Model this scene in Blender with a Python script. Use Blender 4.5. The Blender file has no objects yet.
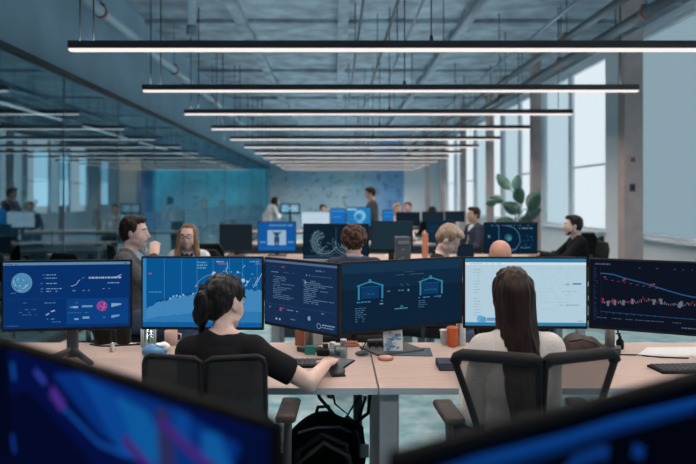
import bpy, bmesh, math, random
import numpy as np
from mathutils import Vector, Matrix, Euler, noise
PI = math.pi
C = bpy.context.scene.collection
RND = random.Random(7)

# ------------------------------------------------------------------ materials
def lin(c):
    """8-bit display colour -> linear"""
    out = []
    for v in c:
        v /= 255.0
        out.append(v / 12.92 if v <= 0.04045 else ((v + 0.055) / 1.055) ** 2.4)
    return tuple(out)

def mat(name, col, rough=0.6, metal=0.0, spec=0.5, var=0.0, scale=20, stretch=(1, 1, 1), bump=0.0, col2=None, sheen=0.0):
    m = bpy.data.materials.new(name); m.use_nodes = True
    nt = m.node_tree; b = nt.nodes['Principled BSDF']
    b.inputs['Base Color'].default_value = (*col, 1)
    b.inputs['Roughness'].default_value = rough
    b.inputs['Metallic'].default_value = metal
    b.inputs['Specular IOR Level'].default_value = spec
    if sheen: b.inputs['Sheen Weight'].default_value = sheen
    if var or bump or col2:
        tc = nt.nodes.new('ShaderNodeTexCoord'); mp = nt.nodes.new('ShaderNodeMapping')
        mp.inputs['Scale'].default_value = stretch
        n = nt.nodes.new('ShaderNodeTexNoise'); n.inputs['Scale'].default_value = scale; n.inputs['Detail'].default_value = 4
        nt.links.new(tc.outputs['Object'], mp.inputs['Vector']); nt.links.new(mp.outputs['Vector'], n.inputs['Vector'])
        if var or col2:
            r = nt.nodes.new('ShaderNodeValToRGB')
            a = col2 if col2 else tuple(max(0, v * (1 - var)) for v in col)
            bb = col if col2 else tuple(min(1, v * (1 + var)) for v in col)
            r.color_ramp.elements[0].color = (*a, 1); r.color_ramp.elements[1].color = (*bb, 1)
            r.color_ramp.elements[0].position = 0.35; r.color_ramp.elements[1].position = 0.65
            nt.links.new(n.outputs['Fac'], r.inputs['Fac']); nt.links.new(r.outputs['Color'], b.inputs['Base Color'])
        if bump:
            bp = nt.nodes.new('ShaderNodeBump'); bp.inputs['Strength'].default_value = bump; bp.inputs['Distance'].default_value = 0.01
            nt.links.new(n.outputs['Fac'], bp.inputs['Height']); nt.links.new(bp.outputs['Normal'], b.inputs['Normal'])
    return m

def emit(name, col, strength=1.0):
    m = bpy.data.materials.new(name); m.use_nodes = True
    nt = m.node_tree; nt.nodes.clear()
    o = nt.nodes.new('ShaderNodeOutputMaterial'); e = nt.nodes.new('ShaderNodeEmission')
    e.inputs['Color'].default_value = (*col, 1); e.inputs['Strength'].default_value = strength
    nt.links.new(e.outputs[0], o.inputs[0])
    return m

_scr = {}
def scr(c):
    """a pixel colour that a display gives off"""
    k = tuple(c)
    if k not in _scr: _scr[k] = emit('display_%02x%02x%02x' % k, lin(k), 1.0)
    return _scr[k]

def meshy(name, col, hole=0.45, scale=260):
    """woven see-through chair mesh"""
    m = bpy.data.materials.new(name); m.use_nodes = True
    nt = m.node_tree; b = nt.nodes['Principled BSDF']; out = nt.nodes['Material Output']
    b.inputs['Base Color'].default_value = (*col, 1); b.inputs['Roughness'].default_value = 0.8
    t = nt.nodes.new('ShaderNodeBsdfTransparent'); mx = nt.nodes.new('ShaderNodeMixShader')
    mx.inputs[0].default_value = 1 - hole
    nt.links.new(t.outputs[0], mx.inputs[1]); nt.links.new(b.outputs[0], mx.inputs[2]); nt.links.new(mx.outputs[0], out.inputs[0])
    return m

def glassy(name, tint, f0=0.1, f1=0.5, rough=0.01, gcol=(.9, .96, 1)):
    m = bpy.data.materials.new(name); m.use_nodes = True
    nt = m.node_tree; nt.nodes.clear()
    o = nt.nodes.new('ShaderNodeOutputMaterial'); t = nt.nodes.new('ShaderNodeBsdfTransparent'); g = nt.nodes.new('ShaderNodeBsdfGlossy')
    mx = nt.nodes.new('ShaderNodeMixShader'); lw = nt.nodes.new('ShaderNodeLayerWeight'); mr = nt.nodes.new('ShaderNodeMapRange')
    lw.inputs['Blend'].default_value = 0.5
    mr.inputs['To Min'].default_value = f0; mr.inputs['To Max'].default_value = f1
    t.inputs['Color'].default_value = (*tint, 1); g.inputs['Roughness'].default_value = rough
    g.inputs['Color'].default_value = (*gcol, 1)
    nt.links.new(lw.outputs['Facing'], mr.inputs['Value']); nt.links.new(mr.outputs['Result'], mx.inputs[0])
    nt.links.new(t.outputs[0], mx.inputs[1]); nt.links.new(g.outputs[0], mx.inputs[2]); nt.links.new(mx.outputs[0], o.inputs[0])
    return m

M = {}
M['ceiling'] = mat('painted_concrete', (.21, .285, .335), .85, var=.3, scale=2.6, bump=.2)
M['bulkhead'] = mat('blue_grey_plaster', (.20, .33, .42), .8, var=.06, scale=2)
M['rightwall'] = mat('pale_plaster', (.72, .78, .82), .7)
M['sillwall'] = mat('sill_paint', (.66, .74, .78), .7)
M['column'] = mat('brown_column', (.40, .335, .325), .7, var=.08, scale=6)
M['floor'] = mat('teal_floor', (.50, .66, .70), .35, var=.4, scale=6, col2=(.16, .40, .46))
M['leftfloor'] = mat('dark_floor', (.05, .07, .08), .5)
M['black'] = mat('black_plastic', (.008, .008, .010), .6, spec=.25)
M['matteblack'] = mat('matte_black_housing', (.006, .006, .006), .85, spec=.15)
M['softblack'] = mat('black_fabric', (.010, .011, .012), .9, spec=.2, bump=.4, scale=140)
M['darkgrey'] = mat('dark_grey_plastic', (.05, .056, .065), .5)
M['slate'] = mat('slate_plastic', (.075, .10, .12), .55)
M['metal'] = mat('grey_metal', (.33, .35, .37), .4, metal=.8)
M['chrome'] = mat('polished_metal', (.6, .62, .65), .2, metal=1)
M['trimdark'] = mat('dark_trim', (.02, .03, .04), .5)
M['lamp_body'] = mat('anthracite_aluminium', (.035, .03, .032), .5)
M['pipe_blue'] = mat('blue_painted_pipe', (.25, .36, .42), .5)
M['pipe_grey'] = mat('grey_pipe', (.13, .19, .23), .5)
M['pipe_dark'] = mat('dark_conduit', (.05, .075, .09), .5)
M['red'] = mat('rust_red_paint', (.17, .075, .06), .6)
M['desk'] = mat('pale_maple_top', (.52, .40, .345), .5, var=.06, scale=5, stretch=(1, 12, 1))
M['edge'] = mat('grey_edge_band', (.38, .45, .50), .5)
M['deskleg'] = mat('desk_leg_metal', (.24, .27, .29), .5)
M['skin'] = mat('skin_light', (.62, .38, .29), .55, var=.05, scale=30)
M['skin_pale'] = mat('skin_pale', (.70, .50, .43), .55, var=.05, scale=30)
M['skin_dark'] = mat('skin_tan', (.42, .24, .17), .55, var=.05, scale=30)
M['lips'] = mat('lips', (.45, .16, .14), .5)
M['eyewhite'] = mat('eye_white', (.7, .7, .7), .3)
M['iris'] = mat('iris_brown', (.03, .018, .012), .3)
M['hair_black'] = mat('hair_black', (.009, .008, .009), .45, spec=.25, var=.5, scale=60, stretch=(1, 1, .12), bump=.5)
M['hair_dark'] = mat('hair_dark_brown', (.022, .011, .008), .45, spec=.25, var=.5, scale=60, stretch=(1, 1, .1), bump=.5)
M['hair_brown'] = mat('hair_brown', (.07, .036, .024), .55, spec=.25, var=.5, scale=70, bump=.6)
M['hair_light'] = mat('hair_light_brown', (.20, .12, .07), .5, spec=.25, var=.5, scale=60, stretch=(1, 1, .1), bump=.5)
M['hair_blond'] = mat('hair_blond', (.48, .33, .20), .5, spec=.25, var=.35, scale=60, stretch=(1, 1, .15), bump=.5)
M['hair_grey'] = mat('hair_fair', (.34, .25, .18), .5, spec=.25, var=.3, scale=60, stretch=(1, 1, .15), bump=.5)
M['tee_black'] = mat('black_cotton', (.008, .009, .011), .9, spec=.2)
M['knit'] = mat('oatmeal_knit', (.66, .62, .58), .95, bump=.5, scale=120, sheen=.3)
M['navy'] = mat('navy_cloth', (.03, .04, .07), .9)
M['jeans'] = mat('denim', (.05, .08, .14), .9)
M['greyjacket'] = mat('grey_jacket', (.07, .075, .08), .85, var=.2, scale=40)
M['blueshirt'] = mat('light_blue_shirt', (.30, .42, .60), .85)
M['white'] = mat('white_cloth', (.72, .74, .76), .85)
M['whiteplastic'] = mat('white_plastic', (.75, .77, .78), .5)
M['leaf'] = mat('rubber_leaf', (.045, .13, .10), .4, var=.3, scale=8)
M['leafdark'] = mat('dark_leaf', (.02, .05, .05), .5)
M['stem'] = mat('plant_stem', (.12, .10, .06), .8)
M['pot'] = mat('clay_pot', (.3, .3, .3), .7)
M['orange'] = mat('orange_plastic', (.62, .13, .03), .45)
M['teal'] = mat('teal_card', (.02, .25, .21), .7)
M['paper'] = mat('white_paper', (.74, .76, .76), .8)
M['bluegloss'] = mat('blue_packet', (.10, .30, .55), .5)
M['cork'] = mat('cork_brown', (.5, .2, .12), .7)
M['mat_blue'] = mat('blue_grey_mat', (.07, .11, .14), .8)
M['bag_brown'] = mat('dark_brown_leather', (.045, .034, .030), .55, var=.25, scale=25, bump=.4)
M['clear'] = glassy('clear_glass', (.86, .93, .94), .06, .4)
M['glass'] = glassy('partition_glass', (.58, .79, .86), .04, .36, gcol=(.78, .94, 1))
M['shoe'] = mat('shoe_leather', (.03, .025, .025), .5)
M['chairmesh'] = meshy('chair_mesh', (.010, .010, .011), .12)
M['chairmesh_light'] = meshy('chair_mesh_open', (.02, .019, .02), .55)
M['lamp'] = emit('lamp_strip', (1.0, .86, .78), 95)
M['lamp_lip'] = emit('lamp_diffuser', (1.05, .95, .92), 1.0)
M['added_uplamp'] = emit('added_uplight', (.78, .92, 1.0), 36)  # added emission that brightens the ceiling
M['innerlamp'] = emit('inner_lamp', (1, .88, .8), 110)
M['inner_lip'] = emit('inner_diffuser', (.62, .52, .50), 1.0)
M['skin_pink'] = mat('skin_ruddy', (.64, .34, .26), .5, var=.05, scale=30)
M['added_spot'] = emit('added_spot_lens', (1, .82, .66), 130)
M['ledge'] = mat('frosted_band', (.20, .27, .31), .7)
def teal_glow_mat():  # emission for the glow added at the teal end wall
    m = emit('added_teal_glow', (0, .2, .25), 1.0); nt = m.node_tree; e = [n for n in nt.nodes if n.type == 'EMISSION'][0]
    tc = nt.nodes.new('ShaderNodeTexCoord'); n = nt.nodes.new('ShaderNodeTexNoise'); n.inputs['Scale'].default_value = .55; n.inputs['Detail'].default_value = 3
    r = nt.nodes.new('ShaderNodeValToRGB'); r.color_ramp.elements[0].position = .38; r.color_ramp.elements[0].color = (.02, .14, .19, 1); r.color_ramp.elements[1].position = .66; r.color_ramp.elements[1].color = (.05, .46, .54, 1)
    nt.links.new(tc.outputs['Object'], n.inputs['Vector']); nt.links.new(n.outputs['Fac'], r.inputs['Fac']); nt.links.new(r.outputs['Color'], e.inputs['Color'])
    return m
M['tealglow'] = teal_glow_mat()
M['tealwall'] = mat('teal_wall', (.03, .30, .36), .7, var=.2, scale=1)

def mural_mat():
    m = mat('speckled_mural', (.22, .34, .42), .8)
    nt = m.node_tree; b = nt.nodes['Principled BSDF']
    tc = nt.nodes.new('ShaderNodeTexCoord')
    n1 = nt.nodes.new('ShaderNodeTexNoise'); n1.inputs['Scale'].default_value = 3.4; n1.inputs['Detail'].default_value = 6; n1.inputs['Roughness'].default_value = .7
    n2 = nt.nodes.new('ShaderNodeTexNoise'); n2.inputs['Scale'].default_value = .45; n2.inputs['Detail'].default_value = 2
    r1 = nt.nodes.new('ShaderNodeValToRGB'); r2 = nt.nodes.new('ShaderNodeValToRGB')
    r1.color_ramp.elements[0].position = .37; r1.color_ramp.elements[0].color = (.22, .31, .38, 1)
    r1.color_ramp.elements[1].position = .46; r1.color_ramp.elements[1].color = (.50, .67, .75, 1)
    r2.color_ramp.elements[0].position = .42; r2.color_ramp.elements[0].color = (.62, .80, .95, 1)
    r2.color_ramp.elements[1].position = .6; r2.color_ramp.elements[1].color = (1, 1, 1, 1)
    mx = nt.nodes.new('ShaderNodeMix'); mx.data_type = 'RGBA'; mx.blend_type = 'MULTIPLY'; mx.inputs[0].default_value = .8
    nt.links.new(tc.outputs['Object'], n1.inputs['Vector']); nt.links.new(tc.outputs['Object'], n2.inputs['Vector'])
    nt.links.new(n1.outputs['Fac'], r1.inputs['Fac']); nt.links.new(n2.outputs['Fac'], r2.inputs['Fac'])
    nt.links.new(r1.outputs['Color'], mx.inputs[6]); nt.links.new(r2.outputs['Color'], mx.inputs[7])
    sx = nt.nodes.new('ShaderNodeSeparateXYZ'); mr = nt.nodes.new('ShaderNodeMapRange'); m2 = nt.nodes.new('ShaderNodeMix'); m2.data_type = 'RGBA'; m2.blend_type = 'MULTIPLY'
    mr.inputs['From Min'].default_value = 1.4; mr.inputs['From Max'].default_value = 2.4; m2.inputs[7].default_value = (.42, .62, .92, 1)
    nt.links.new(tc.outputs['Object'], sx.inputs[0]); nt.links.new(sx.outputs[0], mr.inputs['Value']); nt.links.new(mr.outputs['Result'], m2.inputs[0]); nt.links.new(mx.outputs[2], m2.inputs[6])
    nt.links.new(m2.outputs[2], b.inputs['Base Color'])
    return m
M['mural'] = mural_mat()

# ------------------------------------------------------------------ mesh builder
class MB:
    def __init__(self): self.bm = bmesh.new()
    def _tag(self, old, m, smooth):
        for f in self.bm.faces:
            if f not in old: f.material_index = m; f.smooth = smooth
    def box(self, c, s, rot=None, bev=0, m=0, seg=2):
        old = set(self.bm.faces)
        mx = Matrix.Translation(c) @ (rot.to_4x4() if rot else Matrix()) @ Matrix.Diagonal((*s, 1))
        r = bmesh.ops.create_cube(self.bm, size=1, matrix=mx)
        if bev:
            es = {e for v in r['verts'] for e in v.link_edges}
            bmesh.ops.bevel(self.bm, geom=list(es), offset=bev, segments=seg, affect='EDGES', profile=.5)
        self._tag(old, m, False); return self
    def cone(self, p0, p1, r0, r1, seg=16, m=0, caps=True):
        old = set(self.bm.faces)
        p0, p1 = Vector(p0), Vector(p1); d = p1 - p0
        q = d.to_track_quat('Z', 'Y').to_matrix().to_4x4()
        bmesh.ops.create_cone(self.bm, cap_ends=caps, segments=seg, radius1=r0, radius2=r1, depth=d.length, matrix=Matrix.Translation((p0 + p1) / 2) @ q)
        self._tag(old, m, True)
        for f in self.bm.faces:
            if f not in old and len(f.verts) > 4: f.smooth = False
        return self
    def ell(self, c, r, rot=None, m=0, u=20, v=12):
        old = set(self.bm.faces)
        if not hasattr(r, '__len__'): r = (r, r, r)
        mx = Matrix.Translation(c) @ (rot.to_4x4() if rot else Matrix()) @ Matrix.Diagonal((*r, 1))
        rows = [[self.bm.verts.new(mx @ Vector((math.sin(PI * j / v) * math.cos(2 * PI * i / u), math.sin(PI * j / v) * math.sin(2 * PI * i / u), math.cos(PI * j / v)))) for i in range(u)] for j in range(1, v)]
        n_, s_ = self.bm.verts.new(mx @ Vector((0, 0, 1))), self.bm.verts.new(mx @ Vector((0, 0, -1)))
        for i in range(u):
            k = (i + 1) % u
            self.bm.faces.new((n_, rows[0][i], rows[0][k])); self.bm.faces.new((s_, rows[-1][k], rows[-1][i]))
            for A, B in zip(rows, rows[1:]): self.bm.faces.new((A[i], B[i], B[k], A[k]))
        self._tag(old, m, True); return self
    def cap(self, p0, p1, r0, r1, u=14, v=9):
        self.ell(p0, r0, u=u, v=v); self.ell(p1, r1, u=u, v=v)
        if (Vector(p1) - Vector(p0)).length > 1e-4: self.cone(p0, p1, r0, r1, seg=u)
        return self
    def tube(self, pts, r, seg=8, m=0, closed=False):
        old = set(self.bm.faces)
        pts = [Vector(p) for p in pts]; rings = []
        n = len(pts); up = Vector((0, 0, 1))
        for i, p in enumerate(pts):
            a = pts[(i - 1) % n] if (closed or i) else p
            b = pts[(i + 1) % n] if (closed or i < n - 1) else p
            t = (b - a).normalized()
            x = t.cross(up)
            if x.length < 1e-3: x = t.cross(Vector((0, 1, 0)))
            x.normalize(); y = x.cross(t)
            rr = r[i] if hasattr(r, '__len__') else r
            rings.append([self.bm.verts.new(p + (x * math.cos(2 * PI * k / seg) + y * math.sin(2 * PI * k / seg)) * rr) for k in range(seg)])
        for i in range(n if closed else n - 1):
            A, B = rings[i], rings[(i + 1) % n]
            for k in range(seg): self.bm.faces.new((A[k], A[(k + 1) % seg], B[(k + 1) % seg], B[k]))
        if not closed:
            self.bm.faces.new(rings[0][::-1]); self.bm.faces.new(rings[-1])
        self._tag(old, m, True); return self
    def poly(self, pts, m=0, thick=None):
        """flat polygon, or a prism when thick (a vector) is given"""
        old = set(self.bm.faces)
        a = [self.bm.verts.new(p) for p in pts]
        self.bm.faces.new(a)
        if thick is not None:
            t = Vector(thick); b = [self.bm.verts.new(Vector(p) + t) for p in pts]
            self.bm.faces.new(b[::-1])
            for i in range(len(a)):
                j = (i + 1) % len(a); self.bm.faces.new((a[j], a[i], b[i], b[j]))
        self._tag(old, m, False); return self
    def lathe(self, prof, c=(0, 0, 0), seg=24, m=0):
        old = set(self.bm.faces); rings = []
        for r, z in prof:
            rings.append([self.bm.verts.new((c[0] + r * math.cos(2 * PI * k / seg), c[1] + r * math.sin(2 * PI * k / seg), c[2] + z)) for k in range(seg)])
        for A, B in zip(rings, rings[1:]):
            for k in range(seg): self.bm.faces.new((A[k], A[(k + 1) % seg], B[(k + 1) % seg], B[k]))
        self.bm.faces.new(rings[0][::-1]); self.bm.faces.new(rings[-1])
        self._tag(old, m, True); return self
    def build(self, name, mats, parent=None, loc=None, normals=True):
        if normals: bmesh.ops.recalc_face_normals(self.bm, faces=self.bm.faces)
        me = bpy.data.meshes.new(name); self.bm.to_mesh(me); self.bm.free()
        for x in (mats if isinstance(mats, (list, tuple)) else [mats]): me.materials.append(x)
        o = bpy.data.objects.new(name, me); C.objects.link(o)
        if parent: o.parent = parent
        if loc: o.location = loc
        return o
class SB:
    """soft blob: capsules, ellipsoids and rounded boxes blended into one continuous closed surface"""
    def __init__(self): self.p = []
    def ell(self, c, r, rot=None, m=0, u=0, v=0, k=None):
        r = (r, r, r) if not hasattr(r, '__len__') else tuple(r)
        R_ = np.array(rot if rot else Matrix.Identity(3), dtype=np.float32)
        c = np.array(c, dtype=np.float32); r = np.array(r, dtype=np.float32)
        ext = np.sqrt(((R_ * r[None, :]) ** 2).sum(1))
        def f(P):
            q = (P - c) @ R_
            k0 = np.sqrt(((q / r) ** 2).sum(-1)); k1 = np.sqrt(((q / (r * r)) ** 2).sum(-1))
            return k0 * (k0 - 1) / np.maximum(k1, 1e-6)
        self.p.append((c - ext, c + ext, f, k if k is not None else min(.022, float(min(r)) * .55))); return self
    def cap(self, p0, p1, r0, r1, u=0, v=0, k=None):
        a = np.array(p0, dtype=np.float32); b = np.array(p1, dtype=np.float32); d = b - a; L = max(float(d @ d), 1e-9)
        lo = np.minimum(a - r0, b - r1); hi = np.maximum(a + r0, b + r1)
        def f(P):
            t = np.clip(((P - a) @ d) / L, 0, 1)
            return np.sqrt(((P - a - t[..., None] * d) ** 2).sum(-1)) - (r0 + (r1 - r0) * t)
        self.p.append((lo, hi, f, k if k is not None else min(.022, min(r0, r1) * .5))); return self
    def cone(self, p0, p1, r0, r1, seg=0, k=.004):
        """capsule cut flat at p1"""
        a = np.array(p0, dtype=np.float32); b = np.array(p1, dtype=np.float32); d = b - a; Ln = float(np.sqrt(d @ d)); n = d / Ln
        lo = np.minimum(a, b) - max(r0, r1); hi = np.maximum(a, b) + max(r0, r1)
        def f(P):
            h = (P - a) @ n; t = np.clip(h / Ln, 0, 1)
            rad = np.sqrt(np.maximum(((P - a) ** 2).sum(-1) - h * h, 0)) - (r0 + (r1 - r0) * t)
            return np.maximum(rad, np.maximum(h - Ln, -h))
        self.p.append((lo, hi, f, k)); return self
    def box(self, c, s, rot=None, bev=.01, m=0, seg=0, k=.015):
        R_ = np.array(rot if rot else Matrix.Identity(3), dtype=np.float32)
        c = np.array(c, dtype=np.float32); h = np.array(s, dtype=np.float32) / 2 - bev
        ext = np.abs(R_) @ (h + bev)
        def f(P):
            q = np.abs((P - c) @ R_) - h
            return np.sqrt((np.maximum(q, 0) ** 2).sum(-1)) + np.minimum(q.max(-1), 0) - bev
        self.p.append((c - ext, c + ext, f, k)); return self
    def blob(self, name, mats, parent=None, voxel=.008, smooth=0, fuzz=None):
        lo = np.min([p[0] for p in self.p], 0) - voxel * 3; hi = np.max([p[1] for p in self.p], 0) + voxel * 3
        N = np.ceil((hi - lo) / voxel).astype(int) + 1
        D = np.full(N, .05, dtype=np.float32)
        ax = [(lo[i] + voxel * np.arange(N[i])).astype(np.float32) for i in range(3)]
        for plo, phi, f, k in self.p:
            pad = k + 2 * voxel
            i0 = np.maximum(np.floor((plo - pad - lo) / voxel).astype(int), 0); i1 = np.minimum(np.ceil((phi + pad - lo) / voxel).astype(int) + 1, N)
            w_ = tuple(slice(a, b) for a, b in zip(i0, i1))
            G = np.stack(np.meshgrid(*[ax[i][w_[i]] for i in range(3)], indexing='ij'), -1)
            d = f(G); A = D[w_]
            h = np.clip(.5 + .5 * (A - d) / k, 0, 1)
            D[w_] = A + (d - A) * h - k * h * (1 - h)
        I = D < 0
        cells = np.zeros(N - 1, dtype=np.int8)
        for dx in (0, 1):
            for dy in (0, 1):
                for dz in (0, 1): cells += I[dx:N[0] - 1 + dx, dy:N[1] - 1 + dy, dz:N[2] - 1 + dz]
        act = (cells > 0) & (cells < 8)
        idx = np.full(N - 1, -1, dtype=np.int64); ij = np.argwhere(act); idx[act] = np.arange(len(ij))
        acc = np.zeros((len(ij), 3)); cnt = np.zeros(len(ij))
        corner = [(a, b, c) for a in (0, 1) for b in (0, 1) for c in (0, 1)]
        for a in corner:
            for x in range(3):
                if a[x]: continue
                b = list(a); b[x] = 1
                va = D[ij[:, 0] + a[0], ij[:, 1] + a[1], ij[:, 2] + a[2]]; vb = D[ij[:, 0] + b[0], ij[:, 1] + b[1], ij[:, 2] + b[2]]
                mk = (va < 0) != (vb < 0); t = np.where(mk, va / np.where(mk, va - vb, 1), 0)
                P = np.array(a, dtype=float)[None, :].repeat(len(ij), 0); P[:, x] += t
                acc[mk] += P[mk]; cnt[mk] += 1
        V = lo + voxel * (ij + acc / cnt[:, None])
        Q = []
        for x in range(3):
            y, z = (x + 1) % 3, (x + 2) % 3
            sl = [slice(None)] * 3; sh = [slice(None)] * 3; sl[x] = slice(0, -1); sh[x] = slice(1, None)
            A, B = I[tuple(sl)], I[tuple(sh)]
            e = np.argwhere(A != B); e = e[(e[:, y] > 0) & (e[:, z] > 0) & (e[:, y] < N[y] - 1) & (e[:, z] < N[z] - 1)]
            def cid(dy, dz):
                q = e.copy(); q[:, y] -= dy; q[:, z] -= dz; return idx[q[:, 0], q[:, 1], q[:, 2]]
            quad = np.stack([cid(1, 1), cid(0, 1), cid(0, 0), cid(1, 0)], 1)
            ins = A[e[:, 0], e[:, 1], e[:, 2]]
            quad[~ins] = quad[~ins][:, ::-1]; Q.append(quad)
        Q = np.concatenate(Q)
        me = bpy.data.meshes.new(name)
        me.vertices.add(len(V)); me.vertices.foreach_set('co', V.astype(np.float32).ravel())
        me.loops.add(Q.size); me.loops.foreach_set('vertex_index', Q.astype(np.int32).ravel())
        me.polygons.add(len(Q)); me.polygons.foreach_set('loop_start', np.arange(0, Q.size, 4, dtype=np.int32))
        me.polygons.foreach_set('use_smooth', np.ones(len(Q), dtype=bool))
        me.update(calc_edges=True); me.validate()
        if fuzz:
            amp, fr = fuzz
            nr = np.empty(len(V) * 3, dtype=np.float32); me.vertices.foreach_get('normal', nr); nr = nr.reshape(-1, 3)
            kk = np.array([noise.noise(Vector((p[0] * fr[0], p[1] * fr[1], p[2] * fr[2]))) for p in V.tolist()])
            me.vertices.foreach_set('co', (V + nr * (amp * kk)[:, None]).astype(np.float32).ravel()); me.update()
        for x in (mats if isinstance(mats, (list, tuple)) else [mats]): me.materials.append(x)
        o = bpy.data.objects.new(name, me); C.objects.link(o)
        if parent: o.parent = parent
        return o

def tag(o, label=None, cat=None, group=None, kind=None):
    if label: o['label'] = label
    if cat: o['category'] = cat
    if group: o['group'] = group
    if kind: o['kind'] = kind
    return o
def thing(name, label, cat, loc=(0, 0, 0), rz=0, group=None):
    o = bpy.data.objects.new(name, None); C.objects.link(o); o.empty_display_size = .1
    o.location = loc; o.rotation_euler = (0, 0, math.radians(rz))
    return tag(o, label, cat, group)
def struct(name, mb, m): return tag(mb.build(name, m), kind='structure')
def copy_tree(o, parent=None):
    c = o.copy(); C.objects.link(c)
    if parent: c.parent = parent
    for ch in list(o.children): copy_tree(ch, c)
    return c
def RZ(d): return Matrix.Rotation(math.radians(d), 3, 'Z')
def RX(d): return Matrix.Rotation(math.radians(d), 3, 'X')
def RY(d): return Matrix.Rotation(math.radians(d), 3, 'Y')

# camera geometry: standing eye height 1.5 m, looking along +Y
F, VX, VY, EYE = 650.0, 335.0, 198.0, 1.5
def at(px, py, d): return Vector(((px - VX) / F * d, d, EYE - (py - VY) / F * d))
cam = bpy.data.cameras.new('camera'); co = bpy.data.objects.new('camera', cam); C.objects.link(co)
co.location = (0, 0, EYE); co.rotation_euler = (PI / 2, 0, 0)
cam.sensor_width = 36; cam.lens = 36 * F / 696
cam.shift_x = (348 - VX) / 696; cam.shift_y = -(232 - VY) / 696
cam.dof.use_dof = True; cam.dof.focus_distance = 3.0; cam.dof.aperture_fstop = 2.1
cam.clip_start = .05
sc = bpy.context.scene; sc.camera = co
sc.view_settings.view_transform = 'Standard'; sc.view_settings.look = 'None'
sc.view_settings.gamma = 1; sc.view_settings.use_curve_mapping = False; sc.view_settings.exposure = 0
sc.cycles.max_bounces = 7; sc.cycles.transparent_max_bounces = 16
sc.cycles.sample_clamp_indirect = 6; sc.cycles.use_denoising = True
sc.cycles.caustics_reflective = False; sc.cycles.caustics_refractive = False
w = bpy.data.worlds.new('world'); sc.world = w; w.use_nodes = True
w.node_tree.nodes['Background'].inputs[0].default_value = (.42, .66, .9, 1)
w.node_tree.nodes['Background'].inputs[1].default_value = .35  # ambient fill, let in through the rear left open behind the camera

# ------------------------------------------------------------------ setting
XL, XR, YB, ZC = -2.88, 4.7, 28.8, 4.2
Y0 = -1.5
struct('floor', MB().box(((XL + XR) / 2, (Y0 + YB) / 2, -.05), (XR - XL, YB - Y0, .1)), M['floor'])
b = MB().box(((XL + XR) / 2, (Y0 + YB) / 2, ZC + .06), (XR - XL + .4, YB - Y0, .12))
struct('ceiling', b, M['ceiling'])
for k, y in enumerate((2.6, 6.3, 10.0, 13.8, 17.5, 21.2, 25)):      # cross ribs of the concrete deck
    struct('trim_%d' % (10 + k), MB().box(((XL + XR) / 2, y, ZC - .03), (XR - XL, .35, .06), bev=.01), M['ceiling'])
for k, x in enumerate((-1.4, .12, 1.95)):
    struct('trim_%d' % (20 + k), MB().box((x, (Y0 + YB) / 2, ZC - .06), (.16, YB - Y0, .12), bev=.01), M['ceiling'])
# glass partition on the left
ZG = 2.82
struct('wall_left', MB().box((XL - .06, (Y0 + YB) / 2, (ZG + ZC) / 2), (.12, YB - Y0, ZC - ZG)), M['bulkhead'])
struct('trim_1', MB().box((XL + .005, (Y0 + YB) / 2, ZG), (.05, YB - Y0, .06)), M['trimdark'])
struct('trim_2', MB().box((XL, (Y0 + YB) / 2, .04), (.06, YB - Y0, .08)), M['trimdark'])
ys = [0.5, 3.2, 5.2, 6.9, 8.6, 10.4, 12.4, 14.6, 17.0, 19.6, 22.4, 25.4, YB]
for k in range(len(ys) - 1):
    p = struct('window_%d' % (k + 1), MB().box((XL, (ys[k] + ys[k + 1]) / 2, (ZG + .05) / 2), (.012, ys[k + 1] - ys[k] - .012, ZG - .05)), M['glass'])
    MB().box((XL, ys[k + 1], ZG / 2), (.014, .008, ZG - .08)).build('seam', M['pipe_grey'], p)
struct('trim_3', MB().box((XL - .03, 17.6, 1.08), (.02, 17.6, .38)), M['ledge'])
# back wall
struct('wall_back', MB().box(((XL + XR) / 2, YB + .06, ZC / 2), (XR - XL, .12, ZC)), M['mural'])
struct('trim_4', MB().box(((3.05 + XR) / 2, YB - .03, ZC / 2), (XR - 3.05, .06, ZC)), M['rightwall'])
# right wall with tall windows
M['pane'] = emit('daylight_pane', (.74, .84, .90), 1.0)
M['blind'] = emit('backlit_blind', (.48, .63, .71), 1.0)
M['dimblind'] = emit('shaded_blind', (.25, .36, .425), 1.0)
wins = []      # (y0, y1, material)
for k in range(-3, 5):
    y = 11.3 + 3.6 * k
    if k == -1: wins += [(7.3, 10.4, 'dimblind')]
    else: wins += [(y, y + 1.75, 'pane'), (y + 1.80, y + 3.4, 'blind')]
wr = MB(); prev = Y0
ZS, ZW = .9, 4.0
for y0, y1, k in wins:
    if y1 > YB: continue
    wr.box((XR + .1, (prev + y0) / 2, ZC / 2), (.2, y0 - prev, ZC)); prev = y1
    wr.box((XR + .1, (y0 + y1) / 2, ZS / 2), (.2, y1 - y0, ZS), m=1)
    wr.box((XR + .1, (y0 + y1) / 2, (ZW + ZC) / 2), (.2, y1 - y0, ZC - ZW))
wr.box((XR + .1, (prev + YB) / 2, ZC / 2), (.2, YB - prev, ZC))
struct('wall_right', wr, [M['rightwall'], M['sillwall']])
n = 20
for y0, y1, k in wins:
    if y1 > YB: continue
    f = MB()
    yc = (y0 + y1) / 2
    for yy in (y0 + .02, y1 - .02): f.box((XR + .07, yy, (ZS + ZW) / 2), (.08, .04, ZW - ZS))
    for zz in (ZS + .03, ZW - .03): f.box((XR + .07, yc, zz), (.1, y1 - y0, .06))
    if k == 'pane': f.box((XR + .07, yc, 2.1), (.04, y1 - y0, .035))
    o = struct('window_%d' % n, f, M['sillwall']); n += 1
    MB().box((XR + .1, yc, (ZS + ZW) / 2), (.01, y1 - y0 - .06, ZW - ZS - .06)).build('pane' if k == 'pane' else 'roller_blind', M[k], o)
    MB().box((XR - .06, yc, ZS + .0), (.16, y1 - y0 + .1, .04), bev=.006).build('sill', M['rightwall'], o)
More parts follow.
